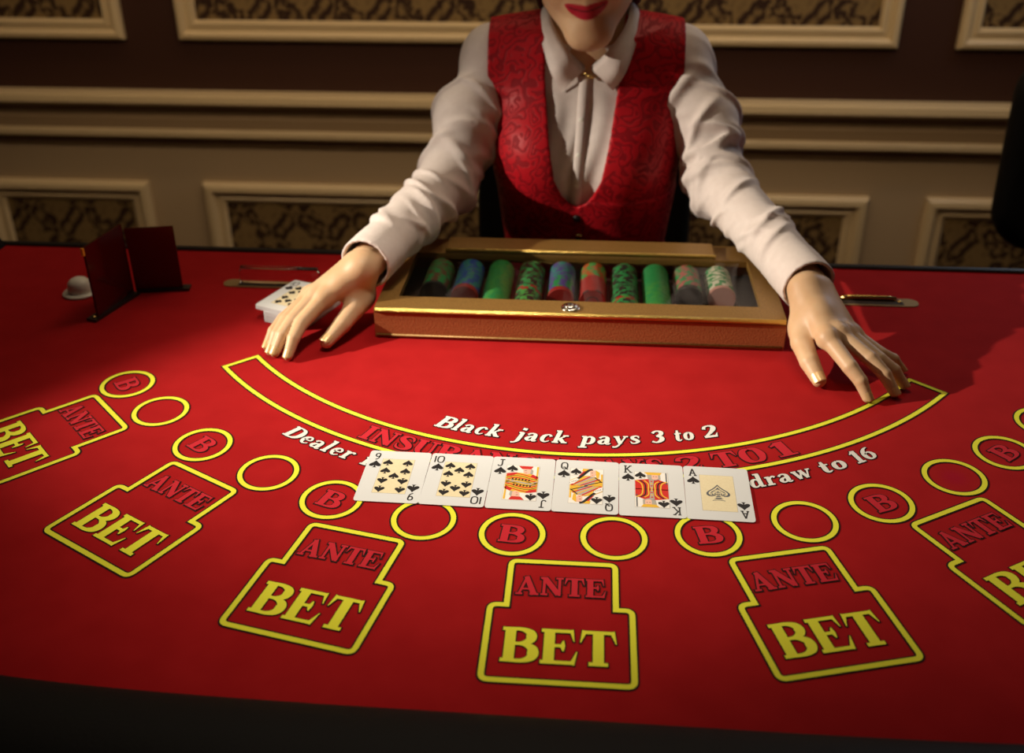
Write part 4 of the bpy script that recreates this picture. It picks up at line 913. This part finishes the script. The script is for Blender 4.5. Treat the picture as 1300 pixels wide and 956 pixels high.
# nails
def nail(tip, prev, r, up, lng, wid):
    tip, prev, up = (np.array(v, float) for v in (tip, prev, up)); d = tip - prev; d = d / np.linalg.norm(d); n = up - d * (up @ d); n = n / np.linalg.norm(n); sd_ = np.cross(d, n)
    mb = MB(); rows_t, rows_b = [], []
    for i in range(8):
        u = -0.62 + 1.45 * i / 7; wv = wid * (1 - 0.10 * abs(u) ** 3) * (1 if u < .45 else math.sqrt(max(0.05, 1 - ((u - .45) / .40) ** 2 * .9)))
        rt, rb = [], []
        for j in range(7):
            v = -1 + 2 * j / 6; ang_ = v * 1.0 * wv / wid
            rr = r * (1.03 - 0.05 * max(0, u)); q = tip + d * (u * lng - .001) + (n * math.cos(ang_) + sd_ * math.sin(ang_)) * rr
            rt.append(q + n * .0005); rb.append(q - n * .0004)
        rows_t.append(rt); rows_b.append(rb)
    mb.grid(rows_t + rows_b[::-1] + [rows_t[0]]); o = mb.build('fingernail', nailm, body, True); o['label'] = 'gold varnished nail'
for s, fd, T in ((-1, fdL, TL_), (1, fdR, TR_)):
    for k in 'imrp': nail(fd[k][3], fd[k][2], FR[k][3], (0.15 * s * 0, -0.15, 1), .0072, FR[k][3] * .80)
    nail(T[3], T[2], .0084, (-.25 if s < 0 else -.15, -.55, .75), .0085, .0068)
# eyes, hair
for s in (-1, 1):
    e = surface_net(lambda p: ball(p, head_world(s * .032, .0655, .012), .0118 * HS), head_world(s * .032, .0655, .012) - .015, head_world(s * .032, .0655, .012) + .015, .0015)
    eo, _ = net_mesh('eye', [e], [eyew], body)
    c_ = head_world(s * .031, .0758, .0095); mb = MB(); mb.lathe([(.0060, -.0010), (.0055, .0006), (.001, .0014)], 20, (0, 0, 0)); io = mb.build('iris', iris, eo, True); io.location = c_; io.rotation_euler = (PI / 2 + pit, 0, 0)
for s in (-1, 1):
    mb = MB(); mb.tube([head_world(s * x, f, u) for x, f, u in ((.014, .0845, .033), (.024, .0845, .0375), (.036, .079, .0395), (.048, .068, .036))], [.0022, .0028, .0024, .0012], 8); mb.build('eyebrow', hairm, body, True)
def hairf(p):
    x, f, u = q = head_local(p); s = (np.abs(x), f, u)
    d = ell(q, (0, -.016, .037), (.082, .100, .093)); face = ell(q, (0, .088, -.012), (.062, .072, .098)); d = smax(d, -face, .015)
    d = smax(d, -(u + .045), .02)
    d = smin(d, ell(q, (0, -.090, -.005), (.050, .045, .050)), .03)
    d = smin(d, rcone(s, (.066, -.020, .0), (.062, -.060, -.085), .020, .022), .03)
    d = smin(d, rcone(q, (0, -.095, -.02), (0, -.085, -.13), .055, .040), .03)
    return d * HS + .0012 * np.sin(90 * s[0] + 60 * u)
hr = surface_net(hairf, (-.12, -.06, .23), (.12, .24, .58), .004); ho, _ = net_mesh('hair', [hr], [hairm], person); ho.location = -poff
# shirt
rf = random.Random(21); FOLDS = {}
for s in (-1, 1):
    q = []
    for k in range(40):
        zone = rf.choice(((-.02, .035), (-.02, .035), (.08, .05), (-.12, .03), (.15, .03)))
        q.append((rf.gauss(*zone), rf.uniform(-PI, PI), rf.choice((-1, 1)) * rf.uniform(.010, .032), rf.uniform(.0045, .0085), rf.uniform(.0036, .0068), rf.uniform(.6, 1.3)))
    FOLDS[s] = q
def sleeve(p, s):
    S0, E0, W0 = (np.array(v) for v in (SH[s], EL[s], WR[s]))
    ff = W0 - E0; lf = np.linalg.norm(ff); ff = ff / lf; uu = E0 - S0; lu = np.linalg.norm(uu); uu = uu / lu
    a = rcone(p, S0, E0, .0415, .0415); b = rcone(p, E0, W0, .0415, .0325)
    d = smin(a, b, .022)
    d = smin(d, ball(p, S0 + uu * .095 + np.array((s * .016, -.004, 0)), .041), .03)
    # folds: distance along the arm and angle round it
    q = [p[i] - E0[i] for i in range(3)]
    m_ = ff + uu; m_ = m_ / np.linalg.norm(m_); along = (q[0] * m_[0] + q[1] * m_[1] + q[2] * m_[2]) * 1.12
    tf = np.clip(q[0] * ff[0] + q[1] * ff[1] + q[2] * ff[2], 0, 1); tu = np.clip(q[0] * uu[0] + q[1] * uu[1] + q[2] * uu[2], -1, 0)
    wf = (b < a); qc = [q[k] - np.where(wf, tf * ff[k], tu * uu[k]) for k in range(3)]
    n1 = np.cross(m_, (0, 0, 1.0)); n1 = n1 / np.linalg.norm(n1); n2_ = np.cross(m_, n1)
    ph = np.arctan2(qc[0] * n1[0] + qc[1] * n1[1] + qc[2] * n1[2], qc[0] * n2_[0] + qc[1] * n2_[1] + qc[2] * n2_[2])
    fade = np.clip((lf - .035 - along) / .02, 0, 1); bulge = 0
    for s0, p0, sl, am, sg, ex in FOLDS[s]:
        dp = np.mod(ph - p0 + PI, 2 * PI) - PI; t = along - s0 - sl * dp
        bulge = bulge + am * np.exp(-(t / np.where(t > 0, sg, sg * 1.9)) ** 2) * np.exp(-(dp / ex) ** 2)
    d = d - fade * np.minimum(bulge, .0100) + .0016 * fade
    # cuff: straight tube, open at the hand
    tw = (p[0] - W0[0]) * ff[0] + (p[1] - W0[1]) * ff[1] + (p[2] - W0[2]) * ff[2]
    rr = np.sqrt(np.maximum(0, (p[0] - W0[0]) ** 2 + (p[1] - W0[1]) ** 2 + (p[2] - W0[2]) ** 2 - tw * tw))
    cuff = np.maximum(rr - (.0328 + .0012 * (tw + .05) / .05), np.abs(tw + .026) - .026)
    d = np.maximum(d, tw + .010); d = smin(d, cuff, .003)
    d = np.maximum(d, -np.maximum(rr - (.0285 + .0012 * (tw + .05) / .05), -(tw + .045)))
    return d
def shirtf(p):
    d = torso(p) - SHIRT_OFF
    d = np.maximum(d, -(p[2] + .16))
    # soft drapes on the bib
    d = d - .0016 * np.sin(p[0] * 190 + 3 * np.sin(p[2] * 22)) * np.exp(-((p[0] + .005) / .05) ** 2) * np.clip((.24 - p[2]) / .05, 0, 1)
    for s in (-1, 1): d = smin(d, sleeve(p, s), .020)
    # neck opening
    d = np.maximum(d, -rcone(p, (0, .102, .278), (0, .082, .36), .049, .056))
    d = np.maximum(d, p[2] - .318)
    return d
sh = surface_net(shirtf, (-.34, -.285, -.165), (.35, .225, .325), .0026)
shirt, _ = net_mesh('shirt', [sh], [cotton], person); shirt.location = -poff
# collar
def ringpts(pts, n=8): return [np.array(p) for p in catmull(pts, n)]
fy = front_y(0, .235, SHIRT_OFF)
top_ = ringpts([(-.004, fy + .006, .258), (-.026, .036, .280), (-.050, .068, .310), (-.056, .105, .335), (-.036, .142, .348), (0, .154, .352), (.036, .142, .348), (.056, .105, .335), (.050, .068, .310), (.027, .036, .282), (.004, fy + .006, .258)])
bot_ = ringpts([(-.035, front_y(-.035, .226, SHIRT_OFF) - .004, .226), (-.052, .026, .254), (-.069, .064, .298), (-.072, .110, .318), (-.046, .158, .316), (0, .172, .316), (.046, .158, .316), (.072, .110, .318), (.069, .064, .298), (.053, .026, .256), (.036, front_y(.036, .228, SHIRT_OFF) - .004, .228)])
inn_ = [np.array((p[0] * .96, p[1] + .002 * (1 if p[1] < .1 else -1), p[2] - .006 - .029 * math.sin(PI * k / (len(top_) - 1)))) for k, p in enumerate(top_)]
mb = MB(); rows = []
for t_, b2, i_ in zip(top_, bot_, inn_):
    c_ = np.array((0, .10, 0)); o_ = t_ - c_; o_[2] = 0; o_ = o_ / (np.linalg.norm(o_) + 1e-9); mid = t_ * .5 + b2 * .5 + o_ * .004
    rows.append([i_, t_ - o_ * .0012 - (0, 0, .003), t_ + (0, 0, .0006), t_ * .8 + b2 * .2 + o_ * .004, mid, b2, b2 - o_ * .0022, mid - o_ * .0024, t_ - (0, 0, .004)])
mb.grid(rows); cap_r = rows[0]; mb.poly(cap_r); mb.poly(rows[-1]); co = mb.build('collar', cotton, shirt, True)
# placket, collar pin, buttons
mb = MB(); rows = []
for k in range(16):
    zz = .246 - .180 * k / 15; xc = -.004 - .008 * k / 15
    y0_, y1_ = front_y(xc - .0075, zz, SHIRT_OFF), front_y(xc + .0075, zz, SHIRT_OFF)
    rows.append([(xc - .0078, y0_ + .001, zz), (xc - .0072, y0_ - .0026, zz), (xc, min(y0_, y1_) - .0034, zz), (xc + .0072, y1_ - .0030, zz), (xc + .0078, y1_ + .001, zz)])
mb.grid(rows); mb.build('placket', cotton, shirt, True)
for zz in (.19, .145, .10):
    xc = -.005 - .007 * (.234 - zz) / .168; mb = MB(); mb.lathe([(.004, 0), (.0042, .0008), (.003, .0014)], 16, (0, 0, 0)); o = mb.build('shirt_button', ivory, shirt, True); o.location = (xc, front_y(xc, zz, SHIRT_OFF) - .0030, zz); o.rotation_euler.x = PI / 2
mb = MB(); mb.tube([(-.006, 0, .004), (0, -.001, .0), (.007, 0, -.003)], .0016, 8); mb.lathe([(.0001, -.0035), (.0026, -.002), (.0034, 0), (.0026, .002), (.0001, .0035)], 14, (0.001, -.002, 0))
o = mb.build('collar_pin', brass, shirt, True); o.location = (.001, front_y(0, .247, SHIRT_OFF) - .0065, .247); o['label'] = 'small brass collar pin'
# waistcoat
UZ = np.array([.060, .066, .072, .085, .11, .165, .24, .33]); UW = np.array([-.02, .0, .012, .022, .033, .042, .052, .056])
def vestf(p):
    x, y, z = p; T = torso(p)
    xl = -.010 + .02 * np.clip((.066 - z) / .07, 0, 1)
    T = T - .0016 * (1 / (1 + np.exp(-np.clip((x - xl) / .0008, -30, 30)))) * (z < .075)
    d = np.maximum(T - VEST_OFF, (VEST_OFF - .0055) - T)
    cx_ = np.interp(z, [.06, .24, .33], [-.010, -.008, -.005]).astype(np.float32)
    wz = np.interp(z, UZ, UW).astype(np.float32); cut = np.abs(x - cx_) - wz
    front = y - .112
    d = smax(d, -np.maximum(cut, front), .002)
    d = smax(d, -np.maximum(np.sqrt(x ** 2 + (y - .112) ** 2) - .064, -front - .02), .003)
    d = np.maximum(d, -(np.maximum(.140 - np.abs(x + .004), .085 - z)))
    ah = np.sqrt((y - .112) ** 2 + ((z - .165) * .8) ** 2) - .060
    d = np.maximum(d, -np.maximum(ah, .124 - np.abs(x)))
    return np.maximum(d, -(z + .125))
ve = surface_net(vestf, (-.19, -.04, -.13), (.19, .235, .335), .0026)
vest, _ = net_mesh('waistcoat', [ve], [vestm], person); vest.location = -poff
for zz, xc, m_ in ((.048, -.0095, plastic), (.018, -.0065, brass), (-.015, -.005, brass)):
    mb = MB(); mb.lathe([(.0052, 0), (.0055, .0012), (.0042, .0024), (.001, .003)], 20, (0, 0, 0)); o = mb.build('waistcoat_button', m_, vest, True); o.location = (xc, front_y(xc, zz, VEST_OFF) - .0012, zz); o.rotation_euler.x = PI / 2
# trousers and shoes (under the table)
def trf(p):
    d = np.maximum(torso(p) - .009, p[2] + .10); d = smin(d, legs(p, .010), .03); return np.maximum(d, -(p[2] + .645))
tr = surface_net(trf, (-.22, -.34, -.66), (.22, .32, -.08), .009); o, _ = net_mesh('trousers', [tr], [trouser], person); o.location = -poff
for s in (-1, 1):
    sf = surface_net(lambda p: np.maximum(smin(rcone(p, (s * .10, -.195, -.668), (s * .10, -.345, -.690), .044, .036), rcone(p, (s * .10, -.20, -.66), (s * .10, -.21, -.62), .042, .044), .02), -(p[2] + .712)), (s * .10 - .07, -.41, -.725), (s * .10 + .07, -.13, -.60), .006)
    o, _ = net_mesh('shoe', [sf], [plastic], person); o.location = -poff

# ------------------------------------------------------------------ chairs
def chair(loc, rz, label, back_h, back_w, seat_h):
    c = tag(empty('swivel_chair', loc, rz), label, 'chair', None)
    def pad(x0, x1, y0, y1, z0, z1, r, name, tilt=0.0):
        cx, cy, cz = (x0 + x1) / 2, (y0 + y1) / 2, (z0 + z1) / 2; hx, hy, hz = (x1 - x0) / 2, (y1 - y0) / 2, (z1 - z0) / 2; rx = min(r, hx, hz if hy < hz else hy)
        def f(p):
            yy = p[1] - cy - tilt * (p[2] - cz); a = (np.abs(p[0] - cx) - hx + rx, np.abs(p[2] - cz) - hz + rx) if hy < hz else (np.abs(p[0] - cx) - hx + rx, np.abs(yy) - hy + rx)
            t = (np.abs(yy) - hy) if hy < hz else (np.abs(p[2] - cz) - hz)
            o2 = np.sqrt(np.maximum(a[0], 0) ** 2 + np.maximum(a[1], 0) ** 2) + np.minimum(np.maximum(a[0], a[1]), 0) - rx
            return smax(o2, t, .03)
        g = surface_net(f, (x0 - .03, y0 - .06, z0 - .03), (x1 + .03, y1 + .06, z1 + .03), .010)
        return net_mesh(name, [g], [leather], c)[0]
    pad(-back_w / 2, back_w / 2, .205, .265, seat_h + .06, seat_h + .06 + back_h, .085, 'backrest', .06)
    pad(-.235, .235, -.235, .235, seat_h - .07, seat_h, .07, 'seat')
    mb = MB(); mb.tube([(0, .10, seat_h - .08), (0, .24, seat_h - .06), (0, .275, seat_h + .03), (0, .285, seat_h + .20)], .016, 10); mb.build('back_bracket', steel, c, True)
    mb = MB(); mb.lathe([(.045, seat_h - .10), (.03, seat_h - .12), (.025, .30), (.032, .28), (.032, .09)], 20); mb.build('gas_column', steel, c, True)
    mb = MB(); mb.tube([(.20 * math.cos(2 * PI * k / 24), .20 * math.sin(2 * PI * k / 24), .145) for k in range(25)], .010, 8)
    for k in range(3):
        a = 2 * PI * k / 3 + .5; mb.tube([(.03 * math.cos(a), .03 * math.sin(a), .145), (.195 * math.cos(a), .195 * math.sin(a), .145)], .007, 8)
    mb.build('foot_ring', steel, c, True)
    for k in range(5):
        a = 2 * PI * k / 5; mb = MB(); mb.tube([(.02 * math.cos(a), .02 * math.sin(a), .105), (.26 * math.cos(a), .26 * math.sin(a), .068)], [.022, .014], 8)
        lg = mb.build('leg', steel, c, True); mb = MB(); mb.lathe([(.022, -.012), (.028, -.006), (.028, .006), (.022, .012)], 16, (.26 * math.cos(a), .26 * math.sin(a) , .029), axis='y'); mb.build('caster', plastic, lg, True)
    return c
chair((-.022, .175, FL), math.radians(-4), 'black padded swivel chair the dealer sits on', .34, .40, TZ - .315)
chair((1.02, .28, FL), math.radians(6), 'empty black padded swivel chair at the right edge', .375, .46, TZ - .18 - .06)

# ------------------------------------------------------------------ added out-of-view spotlight fixture, left of the table; its flap cuts the key light
K_ = Vector(KEY); kd = (Vector(KEY_AT) - K_).normalized()
sp = tag(empty('added_spotlight', (K_.x - .08 * kd.x, K_.y - .08 * kd.y, FL)), 'added black tripod spotlight out of view, its flap shading the far left felt', 'spotlight')
so = sp.location.copy()
def spp(mb, name, m, smooth=False, parent=None):
    o = mb.build(name, m, parent or sp, smooth)
    if parent is None: o.location = -so
    return o
u_ = kd.cross(Vector((0, 0, 1))).normalized(); v_ = u_.cross(kd)
def ringk(d, r): return [K_ + kd * d + r * (math.cos(2 * PI * k / 24) * u_ + math.sin(2 * PI * k / 24) * v_) for k in range(24)]
mb = MB(); mb.grid([ringk(-.006, .078), ringk(-.16, .082), ringk(-.19, .05), ringk(-.19, .001), ringk(-.187, .001), ringk(-.187, .046), ringk(-.158, .078), ringk(-.006, .075), ringk(-.006, .078)], closed=True)
can = spp(mb, 'lamp_housing', steel, True)
mb = MB(); mb.tube([(so.x, so.y, K_.z - .10 - .08 * kd.z), (so.x, so.y, FL + .30)], .014, 12); spp(mb, 'pole', steel, True)
for k in range(3):
    a = 2 * PI * k / 3 + .4; mb = MB(); mb.tube([(so.x, so.y, FL + .45), (so.x + .38 * math.cos(a), so.y + .38 * math.sin(a), FL + .012)], .010, 8); spp(mb, 'leg', steel, True)
# added flap to shade the far left felt: its edge lies in the plane through the lamp and this line on the felt
e1, e2 = Vector((-.452, -.333, 0)), Vector((-.567, -.460, 0)); pn = (e2 - e1).cross(K_ - e1).normalized()
if pn.dot(Vector((-.50, -.26, 0)) - e1) < 0: pn = -pn
rd = ((e1 + e2) / 2 - K_).normalized(); ed = pn.cross(rd).normalized(); c0 = K_ + rd * .45
mb = MB(); mb.grid([[c0 + ed * a + pn * b + rd * t for a, b in ((-.20, 0), (.20, 0), (.20, .34), (-.20, .34))] for t in (0, .004)], closed=True, cap=True); spp(mb, 'added_light_flap', steel)
mb = MB(); mb.tube([K_ - kd * .05 + (pn - kd * pn.dot(kd)).normalized() * .082, c0 + pn * .16 + rd * .006], .005, 8); spp(mb, 'bracket_arm', steel, True)

# the whole model was laid out from the table top as zero: set it on the floor
for o in list(col.objects):
    if o.parent is None and o.type in ('MESH', 'EMPTY'): o.location.z += TZ
